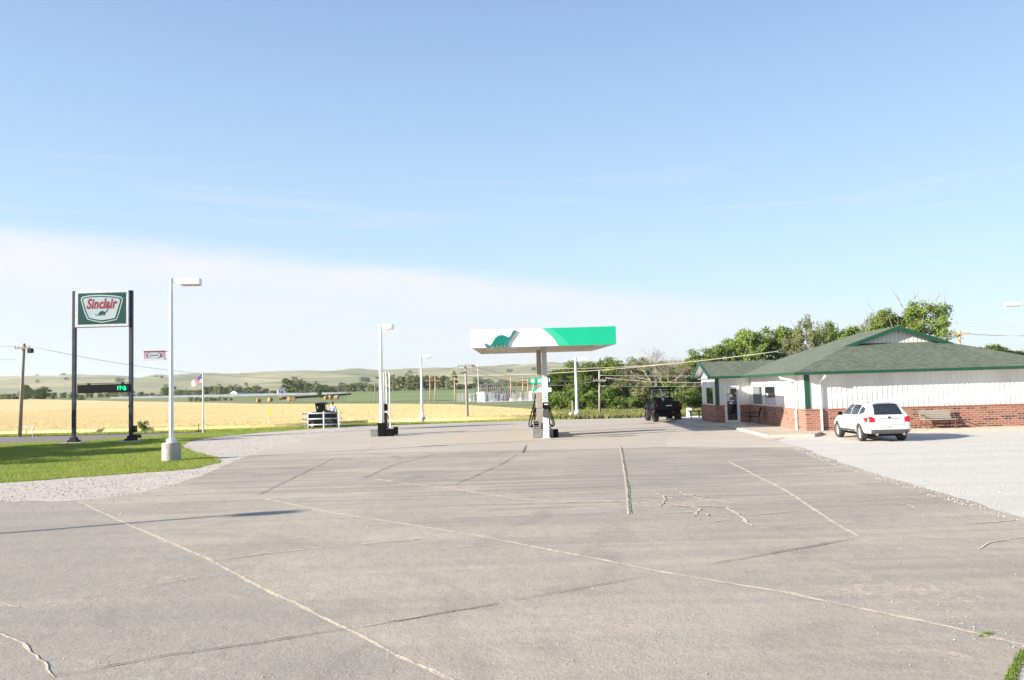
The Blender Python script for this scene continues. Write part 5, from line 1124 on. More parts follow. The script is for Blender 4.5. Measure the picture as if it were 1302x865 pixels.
def utv(loc, rz, label, scale=1.0):
    """side-by-side; forward is +y"""
    k = empty('utility_vehicle', loc, rz, label, 'utility vehicle', None, scale)
    b = MB(); b.box(0, -0.95, 0.92, 1.40, 0.98, 0.56, taper=1.0); b.build('cargo_bed', M['black'], k, bevel=0.03)
    b = MB(); b.box(0, -1.46, 0.94, 1.34, 0.04, 0.48); tg = b.build('tailgate', M['dark'], k, bevel=0.015)
    b = MB(); b.box(0.03, -1.487, 0.95, 0.34, 0.01, 0.055); b.build('white_lettering', M['paper'], tg)
    for s_ in (-1, 1):
        b = MB(); b.prism([(-1.45, 0.70), (-1.45, 1.08), (-0.5, 1.08), (-0.5, 0.70), (-0.62, 0.62), (-0.75, 0.78), (-1.15, 0.78), (-1.30, 0.66)], 'x', s_ * 0.66, s_ * 0.80); b.build('rear_fender', M['dark'], k, bevel=0.02)
        b = MB(); b.box(s_ * 0.70, -1.49, 0.98, 0.09, 0.03, 0.13); b.build('tail_light', M['red_lamp'], k, bevel=0.01)
        b = MB(); b.prism([(0.55, 0.60), (0.55, 0.95), (0.85, 1.05), (1.45, 0.92), (1.55, 0.70), (1.40, 0.66), (1.20, 0.80), (0.85, 0.80), (0.68, 0.60)], 'x', s_ * 0.45, s_ * 0.78); b.build('front_fender', M['dark'], k, bevel=0.03)
        b = MB(); b.tube([(s_ * 0.62, -0.42, 0.9), (s_ * 0.60, -0.42, 1.86), (s_ * 0.58, -0.2, 1.94), (s_ * 0.58, 0.35, 1.92), (s_ * 0.64, 0.80, 1.1)], 0.035); b.build('roll_bar', M['dark'], k)
        b = MB(); b.box(s_ * 0.70, 0.05, 0.78, 0.05, 0.9, 0.5); b.build('door', M['black'], k, bevel=0.02)
        b = MB(); b.box(s_ * 0.78, 0.55, 1.30, 0.16, 0.05, 0.12); b.build('side_mirror', M['black'], k, bevel=0.02)
        b = MB(); b.box(s_ * 0.30, -0.22, 1.15, 0.46, 0.12, 0.52); b.build('seat_back', M['black'], k, bevel=0.03)
    b = MB(); b.tube([(-0.62, -0.42, 1.82), (0.62, -0.42, 1.82)], 0.03); b.tube([(-0.58, -0.42, 1.8), (0.2, -0.42, 1.32)], 0.022); b.tube([(0.58, -0.42, 1.8), (-0.2, -0.42, 1.32)], 0.022); b.tube([(-0.62, -0.42, 1.25), (0.62, -0.42, 1.25)], 0.03); b.build('rear_brace', M['dark'], k)
    b = MB(); b.box(0, 0.0, 1.96, 1.36, 1.2, 0.11); b.build('roof', M['black'], k, bevel=0.025)
    b = MB(); b.add([(-0.62, 0.80, 1.12), (0.62, 0.80, 1.12), (0.57, 0.42, 1.9), (-0.57, 0.42, 1.9), (-0.62, 0.82, 1.12), (0.62, 0.82, 1.12), (0.57, 0.44, 1.9), (-0.57, 0.44, 1.9)], [(0, 1, 2, 3), (7, 6, 5, 4), (0, 4, 5, 1), (1, 5, 6, 2), (2, 6, 7, 3), (3, 7, 4, 0)])
    gm = bpy.data.materials.get('thin_screen') or mat('thin_screen', (0.75, 0.85, 0.83), 0.05)
    gm.node_tree.nodes['Principled BSDF'].inputs['Alpha'].default_value = 0.22; b.build('windscreen', gm, k)
    b = MB(); b.prism([(0.45, 0.55), (0.45, 1.1), (0.85, 1.12), (1.5, 0.92), (1.55, 0.55)], 'x', -0.46, 0.46); b.build('bonnet', M['dark'], k, bevel=0.04)
    b = MB(); b.box(0, 0.0, 0.45, 1.05, 2.5, 0.16); b.build('chassis', M['dark'], k)
    b = MB(); b.box(0, -0.1, 0.72, 1.3, 0.55, 0.32); b.build('seat_base', M['black'], k, bevel=0.02)
    b = MB(); b.tube([(-0.5, -1.5, 0.62), (0.5, -1.5, 0.62)], 0.03); b.tube([(-0.5, -1.5, 0.62), (-0.5, -1.2, 0.62)], 0.03); b.tube([(0.5, -1.5, 0.62), (0.5, -1.2, 0.62)], 0.03); b.box(0, -1.5, 0.48, 0.08, 0.22, 0.08); b.build('rear_bumper', M['dark'], k)
    b = MB(); b.tube([(-0.36, 0.42, 1.22), (-0.36, 0.3, 1.28)], 0.17, 16); b.build('steering_wheel', M['black'], k)
    for y in (-0.95, 1.05):
        for s_ in (-1, 1): wheel(k, s_ * 0.66, y, 0.34, 0.28, 'dark', knob=True)
        b = MB(); b.tube([(-0.6, y, 0.36), (0.6, y, 0.36)], 0.045); b.build('axle', M['dark'], k)
    return k
pu = PZ(847.5, 536.5, 0); utv((pu.x, pu.y + 1.3, 0), R(3), 'black side by side utility vehicle seen from behind near the store', 1.15)

# white pipe fence with the buggy and the person behind it
YFn = 57.4
def FX(px, py, Y=YFn): return PY(px, py, Y)
fn = empty('pipe_fence', (FX(411, 545).x, YFn, 0), 0, 'white three rail pipe fence panel at the end of the gravel drive', 'fence'); fo = fn.location
for i, (yl, yr) in enumerate(((526.8, 524.3), (533.8, 531.4), (541.2, 539.0))):
    zl = FX(386, yl).z; zr_ = FX(434, yr).z; b = MB(); xl2 = FX(391.5, 530).x - fo.x; xr2 = FX(431, 530).x - fo.x; zz = (zl + zr_) / 2
    b.tube([(xl2, 0, zz), (xr2, 0, zz)], 0.052, 10); b.tube([(xl2, 0, zz), (xl2 - 0.32, -0.05, zz)], 0.055, 10); b.tube([(xr2, 0, zz), (xr2 + 0.22, -0.05, zz)], 0.055, 10); b.build('rail', M['pipe'], fn, smooth=True)
    b = MB(); b.tube([(xl2 - 0.32, -0.05, zz), (xl2 - 0.40, -0.06, zz)], 0.08, 10); b.build('rail_cap', M['steel'], fn)
for px, pt in ((391.5, 525.5), (411.7, 523.8), (431, 524.2)):
    x = FX(px, 535).x - fo.x; zt_ = FX(px, pt).z; b = MB(); b.tube([(x, 0.0, 0), (x, 0.0, zt_ + 0.03)], 0.052, 10); b.build('post', M['white_plain'], fn, smooth=True)
cb = empty('utility_cart', (FX(409.5, 545, 59.4).x, 59.5, 0), 0, 'black flat decked cart with a boxy cab behind the white pipe fence', 'utility cart')
cbx = cb.location.x
def cX(px): return FX(px, 540, 59.4).x - cbx
def cZ(py): return FX(409, py, 59.4).z
b = MB(); b.box((cX(392.5) + cX(426.5)) / 2, 0, (cZ(524.8) + cZ(541.5)) / 2, cX(426.5) - cX(392.5), 1.3, cZ(524.8) - cZ(541.5)); b.build('body', M['black'], cb, bevel=0.05)
b = MB(); b.prism([(cX(391.5), cZ(525.5)), (cX(402), cZ(523.6)), (cX(419), cZ(523.3)), (cX(427), cZ(525.5))], 'y', -0.7, 0.7); b.build('deck', M['black'], cb, bevel=0.01)
b = MB(); b.prism([(cX(404), cZ(524)), (cX(402.3), cZ(513.2)), (cX(411.5), cZ(512.2)), (cX(412.3), cZ(524))], 'y', -0.5, 0.5); b.build('cab', M['black'], cb, bevel=0.03)
b = MB(); b.prism([(cX(402.2), cZ(513.4)), (cX(402.4), cZ(512.6)), (cX(411.5), cZ(511.8)), (cX(417), cZ(514)), (cX(416.6), cZ(514.7)), (cX(411), cZ(513.2))], 'y', -0.56, 0.56); b.build('roof', M['dark'], cb)
for s_ in (-1, 1): b = MB(); b.tube([(cX(416.3), s_ * 0.5, cZ(514.3)), (cX(417.5), s_ * 0.5, cZ(523.5))], 0.02); b.build('windscreen_post', M['rust'], cb)
b = MB(); b.prism([(cX(412), cZ(524)), (cX(412), cZ(520.5)), (cX(415), cZ(522)), (cX(419.5), cZ(523.4)), (cX(424), cZ(524.4))], 'y', -0.45, 0.45); b.build('bonnet', M['dark'], cb)
b = MB(); b.box(cX(405.6), -0.505, cZ(518), 0.06, 0.01, 0.16); b.build('side_glass', M['sign_grey'], cb)
for px in (398, 421):
    for s_ in (-1, 1):
        w__ = wheel(cb, cX(px), s_ * 0.6, 0.30, 0.22, 'dark', yaw=pi / 2)
b = MB(); b.tube([(cX(399.6), -0.75, cZ(540.2)), (cX(399.6), -0.6, cZ(540.2))], 0.13, 14); b.build('orange_hub', M['wood_tan'], cb)

def skin_body(name, joints, edges, radii, m, parent, levels=2):
    me = bpy.data.meshes.new(name); me.from_pydata(joints, edges, []); o = bpy.data.objects.new(name, me); COL.objects.link(o)
    md = o.modifiers.new('skin', 'SKIN'); md.use_smooth_shade = True; o.modifiers.new('sub', 'SUBSURF').levels = levels
    for i, r_ in enumerate(radii): me.skin_vertices[0].data[i].radius = (r_, r_) if isinstance(r_, (int, float)) else r_
    for i in range(len(joints)): me.skin_vertices[0].data[i].use_root = (i == 0)
    bpy.context.view_layer.update(); ev = o.evaluated_get(bpy.context.evaluated_depsgraph_get()); m2 = bpy.data.meshes.new_from_object(ev); o.modifiers.clear(); o.data = m2
    m2.materials.clear()
    for q_ in (m if isinstance(m, list) else [m]): m2.materials.append(q_)
    for p in m2.polygons: p.use_smooth = True
    if parent: o.parent = parent
    return o
pp = FX(423.2, 530, 60.9)
per = empty('person', (pp.x, 60.9, 0.12), R(170), 'person in a pale blue shirt standing behind the black cart and pipe fence', 'person')
J = [(0, 0, 0.95), (0, 0.0, 1.15), (0, 0.01, 1.36), (0, 0.0, 1.48), (0, -0.01, 1.56), (0, -0.015, 1.66), (0, -0.01, 1.72),
     (0.18, 0, 1.40), (0.27, 0.0, 1.15), (0.24, -0.16, 0.98), (0.21, -0.22, 0.95), (-0.18, 0, 1.40), (-0.28, 0.0, 1.15), (-0.25, -0.16, 0.98), (-0.22, -0.22, 0.95),
     (0.10, 0, 0.88), (0.11, -0.01, 0.50), (0.11, 0.02, 0.09), (0.12, -0.13, 0.04), (-0.10, 0, 0.88), (-0.11, -0.01, 0.50), (-0.11, 0.02, 0.09), (-0.12, -0.13, 0.04)]
E = [(0, 1), (1, 2), (2, 3), (3, 4), (4, 5), (5, 6), (2, 7), (7, 8), (8, 9), (9, 10), (2, 11), (11, 12), (12, 13), (13, 14), (0, 15), (15, 16), (16, 17), (17, 18), (0, 19), (19, 20), (20, 21), (21, 22)]
Rr = [(.15, .11), (.14, .10), (.16, .11), .06, .06, .095, .07, .075, .05, .038, .035, .075, .05, .038, .035, .09, .06, .045, .04, .09, .06, .045, .04]
bodyp = skin_body('body', J, E, Rr, [M['skin'], M['shirt'], M['jeans']], per)
for p in bodyp.data.polygons:
    z_ = p.center.z; p.material_index = 2 if z_ < 0.96 and abs(p.center.x) < 0.2 else (1 if z_ < 1.46 and not (z_ < 1.05 and abs(p.center.x) > 0.19) else 0)
for hx in (0.21, -0.22):
    for f_ in range(5):
        b = MB(); a = (f_ - 2) * 0.022; b.tube([(hx + a, -0.22, 0.95), (hx + a * 1.2, -0.27, 0.94), (hx + a * 1.2, -0.29, 0.915)], [0.011, 0.010, 0.008], 6); b.build('finger', M['skin'], per, smooth=True)
hr_ = MB(); vs = []; fs = []; nu, nv = 14, 8
for i in range(nv + 1):
    th = (pi * 0.62) * i / nv
    for j in range(nu):
        ph = 2 * pi * j / nu; vs.append((0.105 * sin(th) * cos(ph), 0.015 + 0.115 * sin(th) * sin(ph) + 0.015, 1.675 + 0.115 * cos(th)))
for i in range(nv):
    for j in range(nu): fs.append((i * nu + j, i * nu + (j + 1) % nu, (i + 1) * nu + (j + 1) % nu, (i + 1) * nu + j))
hr_.add(vs, fs); hr_.build('hair', M['hair'], per, smooth=True)

# ------------------------------------------------------------------ flag, road signs
g = PZ(258.3, 550.5, 0); tz = PY(256.6, 474, g.y).z
fp = empty('flagpole', (g.x, g.y, 0), 0, 'thin white flagpole at the lawn edge by the drive', 'flagpole')
b = MB(); b.tube([(0, 0, 0), (0, 0, tz)], [0.06, 0.035]); b.build('pole', M['white'], fp); b = MB(); b.cyl(0, 0, tz, tz + 0.06, 0.06); b.build('finial', M['steel'], fp)
flg = MB(); nu, nv = 22, 13; fw, fh = 0.88, 0.62; vs = []
for i in range(nu + 1):
    for j in range(nv + 1):
        u = i / nu; v_ = j / nv; vs.append((-0.05 - u * fw * 0.9, 0.07 * sin(u * 7 + v_ * 1.5) * u, tz - 0.12 - v_ * fh - 0.48 * u ** 1.1 * (1 - 0.25 * v_) + 0.03 * sin(u * 9)))
for i in range(nu):
    for j in range(nv):
        a = i * (nv + 1) + j; mi = 2 if (i < 9 and j < 7) else (0 if j % 2 == 0 else 1); flg.add([], [], 0); flg.f.append((a, a + 1, a + nv + 2, a + nv + 1)); flg.mi.append(mi)
flg.v = vs; fo_ = flg.build('flag', [M['flag_red'], M['flag_white'], M['flag_blue']], None, smooth=True, fix=False, loc=(g.x, g.y, 0)); tag(fo_, 'small wind blown striped flag with blue canton on the thin flagpole', 'flag')
def road_sign(name, px, py, pyt, shape, m, label, wpx, hpx, pm='steel'):
    g = PZ(px, py, 0); k = empty(name, (g.x, g.y, 0), 0, label, 'road sign'); s_ = g.y / FP; zt_ = PY(px, pyt, g.y).z
    b = MB(); b.tube([(0, 0.03, 0), (0, 0.03, zt_)], 0.03, 6); b.build('post', M[pm], k); W2 = wpx * s_ / 2; H2 = hpx * s_ / 2; zc = zt_ - H2
    pts = [(0, zc - H2), (W2, zc), (0, zc + H2), (-W2, zc)] if shape == 'd' else [(-W2, zc - H2), (W2, zc - H2), (W2, zc + H2), (-W2, zc + H2)]
    b = MB(); b.prism(pts, 'y', -0.02, 0.0); b.build('sign_plate', M[m], k)
road_sign('road_sign', 342.3, 544, 519.3, 'd', 'yellow', 'yellow diamond warning sign at the wheat edge', 4.6, 9.5)
road_sign('road_sign', 33.0, 553.5, 541.3, 'r', 'steel', 'small grey square sign at the wheat edge beside the leaning pole', 3.8, 4, 'wood_grey')
road_sign('road_sign', 41.2, 556.0, 542.5, 'r', 'white', 'thin white roadside marker right of the grey square sign', 2.0, 3)
# dead bush stub near the flagpole
k = empty('hydrant_stub', (PZ(252.5, 549.8, 0).x, PZ(252.5, 549.8, 0).y, 0), 0, 'low rusty pipe stub at the foot of the flagpole', 'pipe stub')
b = MB(); b.tube([(0, 0, 0), (0.02, 0, 0.62)], 0.03); b.build('rod', M['rust'], k); b = MB(); b.tube([(-0.2, 0, 0.1), (0.25, 0, 0.12)], 0.07); b.build('valve', M['rust'], k)

# ------------------------------------------------------------------ utility poles and wires
def upole(px, py, ptx, pty, label, r=0.13, m='wood_pole', arms=((0.9, 1.0),), Y=None, base_z=None, ins=True, grp='wooden utility poles'):
    if Y is None: g = PZ(px, py, 0)
    else: g = Vector((PY(px, py, Y).x, Y, 0))
    z0 = T(g.x, g.y) if Y and g.y > 200 else 0.0
    tp = PY(ptx, pty, g.y); k = empty('utility_pole', (g.x, g.y, z0), 0, label, 'utility pole', grp)
    tx = tp.x - g.x; tz_ = tp.z - z0; b = MB(); b.tube([(0, 0, -0.1), (tx, 0, tz_)], [r, r * 0.7], 10); b.build('shaft', M[m], k, smooth=True)
    for (d_, wd) in arms:
        zc = tz_ - d_; b = MB(); b.box(tx, -r - 0.05, zc, wd * 2, 0.1, 0.12); ao = b.build('crossarm', M[m], k)
        if ins:
            b = None
            for u in (-0.92, -0.5, 0.5, 0.92):
                b = MB(); b.cyl(tx + wd * u, -r - 0.05, zc + 0.06, zc + 0.19, 0.035, 0.025, 8); b.build('insulator', M['grey'], ao)
    return k, Vector((g.x + tx, g.y, z0 + tz_))
P1, T1 = upole(24.8, 555, 30.5, 437, 'leaning wooden utility pole at the far left', 0.15, arms=((0.35, 0.55),))
b = MB(); b.box(0.55 + T1.x - P1.location.x, -0.1, T1.z - 0.55, 0.35, 0.3, 0.35); b.build('cutout', M['dark'], P1, bevel=0.03)
P2, T2 = upole(594.8, 534.5, 591.5, 463.5, 'grey wooden utility pole left of the canopy, two crossarms', 0.12, 'wood_grey', ((0.15, 0.6), (0.55, 0.6)))
P4, T4 = upole(762.6, 529, 762, 471.5, 'wooden utility pole standing before the green tree belt', 0.11, 'wood_grey', ((0.85, 0.55),), Y=68)
P5, T5 = upole(1220.5, 500, 1219.5, 420.5, 'brown pole top with one crossarm beyond the store roof', 0.20, 'wood_tan', ((0.35, 0.85),), Y=76)
P6, T6 = upole(477, 513, 476.6, 485, 'thin pale pole in the pasture left of the middle lamp', 0.10, 'wood_grey', (), Y=190)
P7, T7 = upole(547.2, 511.5, 546.6, 479, 'left one of two paired poles in the far pasture', 0.16, 'wood_tan', ((1.0, 1.2),), Y=190)
P8, T8 = upole(553.6, 511.5, 553.2, 479, 'right one of two paired poles in the far pasture', 0.16, 'wood_tan', ((1.0, 1.2),), Y=190)
P9, T9 = upole(578.3, 513.2, 577.9, 480, 'tan pole at the wheat edge left of the substation', 0.16, 'wood_tan', ((0.5, 0.9),), Y=168)
P10, T10 = upole(650.0, 507, 649.4, 480, 'tan pole left in the substation yard', 0.16, 'wood_tan', ((0.8, 0.8),), Y=172)
P11, T11 = upole(665.2, 505, 664.6, 479, 'tan pole with double crossarm in the substation yard', 0.16, 'wood_tan', ((0.9, 1.0), (1.4, 1.0)), Y=178)
P12, T12 = upole(671.6, 504, 671.2, 481, 'plain tan pole right of the double crossarm pole', 0.15, 'wood_tan', ((0.8, 0.4),), Y=180)
P13, T13 = upole(677.2, 504, 676.8, 478, 'tan pole hard by the canopy column in the substation yard', 0.15, 'wood_tan', ((0.8, 0.4),), Y=180)
def wire(a, b_, sag, label, r=0.022):
    a = Vector(a); b_ = Vector(b_); pts = []
    for i in range(25): t = i / 24; p = a.lerp(b_, t); p.z -= sag * 4 * t * (1 - t); pts.append(p)
    m_ = MB(); m_.tube(pts, r, 5); o = m_.build('power_line', M['wire'], None, smooth=True); return tag(o, label, 'power line', 'power lines')
wire(T1 + Vector((-0.5, -.1, -0.2)), PY(-80, 436, T1.y), 0.1, 'wire running left out of view from the leaning pole, upper one', 0.016)
wire(T1 + Vector((-0.5, -.1, -1.2)), PY(-80, 457, T1.y), 0.0, 'lower wire running left out of view from the leaning pole', 0.014)
wire(T1 + Vector((0.5, -.1, -0.2)), T2 + Vector((-0.5, 0, -0.2)), 1.6, 'long thin wire from the leaning pole to the pole left of the canopy', 0.016)
wire(T2 + Vector((0.5, -.1, -0.1)), T4 + Vector((-0.5, -.1, -0.7)), 0.6, 'wire from the grey pole to the pole before the trees', 0.02)
wire(T2 + Vector((0.5, -.1, -0.5)), T4 + Vector((0.5, -.1, -0.7)), 0.9, 'lower wire from the grey pole to the pole before the trees', 0.02)
wire(T4 + Vector((-0.1, -.1, -0.4)), PY(1000, 476, 66), 0.1, 'level wire passing right behind the store wing, upper one', 0.028)
wire(T4 + Vector((0.5, -.1, -0.62)), PY(1000, 478, 66), 0.5, 'level wire passing right behind the store wing, middle one', 0.035)
wire(T4 + Vector((0, -.1, -1.3)), PY(1000, 489, 66), 0.1, 'thin lowest wire crossing the tree belt', 0.018)
wire(PY(560, 477, 95), PY(985, 447.5, 60), 0.6, 'thick upper wire climbing right across the tree belt, front one', 0.032)
wire(PY(700, 468.5, 80), PY(990, 446.5, 60.5), 0.4, 'thick upper wire climbing right across the tree belt, rear one', 0.026)
wire(PY(985, 447.5, 60), T5 + Vector((-0.7, -.1, -0.2)), 1.1, 'wire climbing behind the store ridge to the brown pole top', 0.03)
wire(T5 + Vector((-0.7, -.1, -0.2)), PY(1340, 426.5, 80), 0.15, 'wire running right from the brown pole top', 0.028)
wire(T5 + Vector((0.7, -.1, -0.2)), PY(1340, 428.5, 70), 0.1, 'second wire running right from the brown pole top', 0.02)
wire(PY(1190, 411, 90), PY(1340, 409.5, 80), 0.05, 'high pale wire right of the tall tree, top one', 0.03)
wire(PY(1190, 414, 95), PY(1340, 415, 85), 0.05, 'high pale wire right of the tall tree, second one', 0.02)

# ------------------------------------------------------------------ trees and bushes
def leaf_crown(rnd, lobes, n, leaf, zmin=0.0):
    vs = []; fs = []; tot = sum(l_[3] ** 2 for l_ in lobes)
    for (cx, cy, cz, rr_) in lobes:
        k_ = int(n * rr_ ** 2 / tot)
        # sub clumps on each lobe give light and dark masses with gaps
        cl_ = []
        for _ in range(9):
            th = rnd.uniform(0, 2 * pi); ph = math.acos(rnd.uniform(-0.7, 1)); cl_.append(Vector((sin(ph) * cos(th), sin(ph) * sin(th), cos(ph) * 0.85)) * rr_ * rnd.uniform(0.55, 1.0))
        for _ in range(k_):
            c_ = rnd.choice(cl_); v_ = Vector((rnd.gauss(0, 1), rnd.gauss(0, 1), rnd.gauss(0, 0.8))) * rr_ * 0.24
            p = Vector((cx, cy, cz)) + c_ + v_
            if p.z < zmin: continue
            out = (c_ + v_).normalized() if (c_ + v_).length > 0 else Vector((0, 0, 1))
            nr = (out * 0.8 + Vector((rnd.gauss(0, .6), rnd.gauss(0, .6), rnd.gauss(0.15, .6)))).normalized()
            t = nr.cross(Vector((rnd.random(), rnd.random(), rnd.random() + .1))).normalized(); u = nr.cross(t); s_ = leaf * rnd.uniform(0.6, 1.3); o_ = len(vs)
            vs += [p - t * s_ * 0.5, p + u * s_ * 0.32, p + t * s_ * 0.5, p - u * s_ * 0.32]; fs.append((o_, o_ + 1, o_ + 2, o_ + 3))
    return vs, fs
def limb_to(mb, a, b_, r0, r1, rnd, bend=0.12):
    a = Vector(a); b_ = Vector(b_); L_ = (b_ - a).length; m1 = a.lerp(b_, 0.4) + Vector((rnd.gauss(0, bend), rnd.gauss(0, bend), rnd.uniform(0, bend))) * L_; m2 = a.lerp(b_, 0.75) + Vector((rnd.gauss(0, bend * .6), rnd.gauss(0, bend * .6), 0)) * L_
    mb.tube([a, m1, m2, b_], [r0, r0 * 0.72 + r1 * .28, r0 * 0.4 + r1 * .6, r1], 6, cap=False)
def make_tree(name, seed, H, W, n, leaf, lm, bm, trunk=0.28, K=16, low=0.30, label='', cat='tree', group=None, extra_limbs=0, flat=1.0):
    rnd = random.Random(seed); lobes = []
    for i in range(K):
        z_ = low + (1 - low - 0.08) * (i + rnd.random()) / K; wd = sqrt(max(0.02, 1 - ((z_ - 0.52) / 0.52) ** 2)) * 0.5
        a = i * 2.4 + rnd.uniform(-0.6, 0.6); q_ = rnd.uniform(0.25, 0.8); r_ = W * rnd.uniform(0.13, 0.21)
        lobes.append((W * wd * q_ * cos(a), W * wd * q_ * sin(a) * flat, H * z_, r_))
    k = empty(name, (0, 0, 0), 0, label, cat, group)
    vs, fs = leaf_crown(rnd, lobes, n, leaf, 0.02); b = MB(); b.add(vs, fs); b.build('crown', lm, k, fix=False)
    t = MB(); r0 = max(0.08, H * 0.022); tz = H * max(trunk, 0.06)
    t.tube([(0, 0, -0.1), (rnd.gauss(0, .03) * H, rnd.gauss(0, .03) * H, tz * 0.6), (0, 0, tz), (rnd.gauss(0, .02) * H, 0, H * 0.62), (0, 0, H * 0.85)], [r0 * 1.3, r0, r0 * 0.85, r0 * 0.5, r0 * 0.15], 8)
    for (x, y, z_, r_) in lobes[::1]:
        limb_to(t, (0, 0, max(tz * 0.8, z_ * 0.45)), (x, y, z_), r0 * 0.45, r0 * 0.08, rnd)
    for i in range(extra_limbs):
        a = rnd.uniform(0, 2 * pi); e = Vector((cos(a) * W * 0.45 * rnd.uniform(.6, 1.1), sin(a) * W * 0.45, H * rnd.uniform(0.7, 1.08))); limb_to(t, (0, 0, H * 0.4), e, r0 * 0.4, r0 * 0.06, rnd)
    t.build('trunk', bm, k, fix=False, smooth=True)
    return k
def dead_tree(name, seed, H, W, label, m, group=None, depth=6, lean=(0, 0)):
    rnd = random.Random(seed); t = MB()
    def grow(p, d_, L_, r_, lv):
        e = p + d_ * L_; mid = p.lerp(e, 0.5) + Vector((rnd.gauss(0, .05), rnd.gauss(0, .05), rnd.gauss(0, .04))) * L_
        t.tube([p, mid, e], [r_, r_ * 0.85, r_ * 0.65], 5 if lv > 3 else 3, cap=False)
        if lv == 0: return
        for _ in range(rnd.choice((2, 3, 3)) if lv > 1 else 3):
            nd = (d_ + Vector((rnd.gauss(0, .5) * W / H * 1.4, rnd.gauss(0, .4), rnd.gauss(0.08, .28)))).normalized(); grow(e, nd, L_ * rnd.uniform(0.62, 0.86), r_ * 0.60, lv - 1)
    k = empty(name, (0, 0, 0), 0, label, 'tree', group)
    for a in (-0.25, 0.1, 0.38): grow(Vector((a * 0.8, 0, 0)), Vector((a + lean[0], 0.1 * a + lean[1], 1)).normalized(), H * 0.27, H * 0.022, depth)
    t.build('trunk', m, k, fix=False)
    return k
PROTO = {}
used = set()
def place(proto, x, y, z_, H, W, label, group=None, rz=None):
    """first use moves the prototype itself, later ones copy it"""
    root, h0, w0 = PROTO[proto]
    if proto in used: o = copy_tree(root)
    else: o = root; used.add(proto)
    rnd = random.Random(int(x * 13 + y * 7)); o.location = (x, y, z_); o.rotation_euler = (0, 0, rnd.uniform(0, 6.28) if rz is None else rz); o.scale = (W / w0, W / w0, H / h0); o['label'] = label
    if group: o['group'] = group
    elif 'group' in o: del o['group']
    return o
PROTO['cotton_a'] = (make_tree('cottonwood_tree', 11, 9, 6.5, 9000, 0.30, M['leaf'], M['bark_pale'], 0.12, 20, 0.16), 9, 6.5)
PROTO['cotton_b'] = (make_tree('cottonwood_tree', 23, 9, 6.0, 9000, 0.28, M['leaf'], M['bark'], 0.10, 18, 0.12), 9, 6.0)
PROTO['olive_a'] = (make_tree('willow_tree', 31, 8, 6.5, 8500, 0.24, M['leaf_olive'], M['bark_pale'], 0.08, 18, 0.10, extra_limbs=4), 8, 6.5)
PROTO['dark_a'] = (make_tree('cedar_tree', 41, 7, 5, 8000, 0.24, M['leaf_dark'], M['bark'], 0.05, 16, 0.06), 7, 5)
PROTO['bush_a'] = (make_tree('bush', 51, 2.6, 3.6, 3600, 0.20, M['leaf'], M['bark'], 0.05, 10, 0.05, cat='bush'), 2.6, 3.6)
PROTO['bush_b'] = (make_tree('bush', 52, 2.6, 3.4, 3600, 0.18, M['leaf_olive'], M['bark'], 0.05, 10, 0.05, cat='bush'), 2.6, 3.4)
PROTO['bush_c'] = (make_tree('bush', 53, 2.6, 3.4, 3600, 0.20, M['leaf_dark'], M['bark'], 0.05, 10, 0.05, cat='bush'), 2.6, 3.4)
PROTO['far_a'] = (make_tree('distant_tree', 61, 9, 8, 1500, 0.75, M['leaf_far'], M['bark'], 0.08, 12, 0.08), 9, 8)
PROTO['far_b'] = (make_tree('distant_tree', 62, 9, 7, 1500, 0.7, M['leaf_far'], M['bark'], 0.08, 10, 0.10), 9, 7)
PROTO['far_c'] = (make_tree('distant_tree', 63, 9, 9, 1400, 0.7, M['leaf_olive'], M['bark'], 0.08, 12, 0.06), 9, 9)
def by_px(proto, px, Y, py_top, wpx, label, group=None, base=None, rz=None):
    p = PY(px, py_top, Y); z0 = T(p.x, Y) if Y > 210 else 0.0; return place(proto, p.x, Y, z0, max(0.8, p.z - z0), wpx * Y / FP, label, group, rz)
GB = 'trees of the belt beyond the pumps'
BELT = [('dark_a', 708, 86, 470, 55, 'dark round tree nearest the canopy column at the belt\'s left end'), ('cotton_a', 722, 92, 466, 62, 'bright green cottonwood just left of the far right lamp post'),
 ('cotton_b', 743, 84, 460, 62, 'bright green cottonwood right of the far right lamp post'), ('cotton_b', 762, 88, 456, 60, 'dense green tree directly behind the pole in the tree belt'),
 ('cotton_a', 783, 86, 456, 62, 'tall green cottonwood right of the pole in the tree belt'), ('olive_a', 803, 92, 459, 66, 'olive grey tree left of the bare tree'),
 ('olive_a', 826, 90, 459, 74, 'olive tree tangled behind the bare branches'), ('olive_a', 850, 93, 463, 70, 'olive tree right of the bare branches'), ('cotton_b', 866, 88, 462, 56, 'green tree left of the store wing gable'),
 ('cotton_a', 884, 90, 455, 60, 'green tree rising behind the store wing gable')]
for a in BELT: by_px(*a)
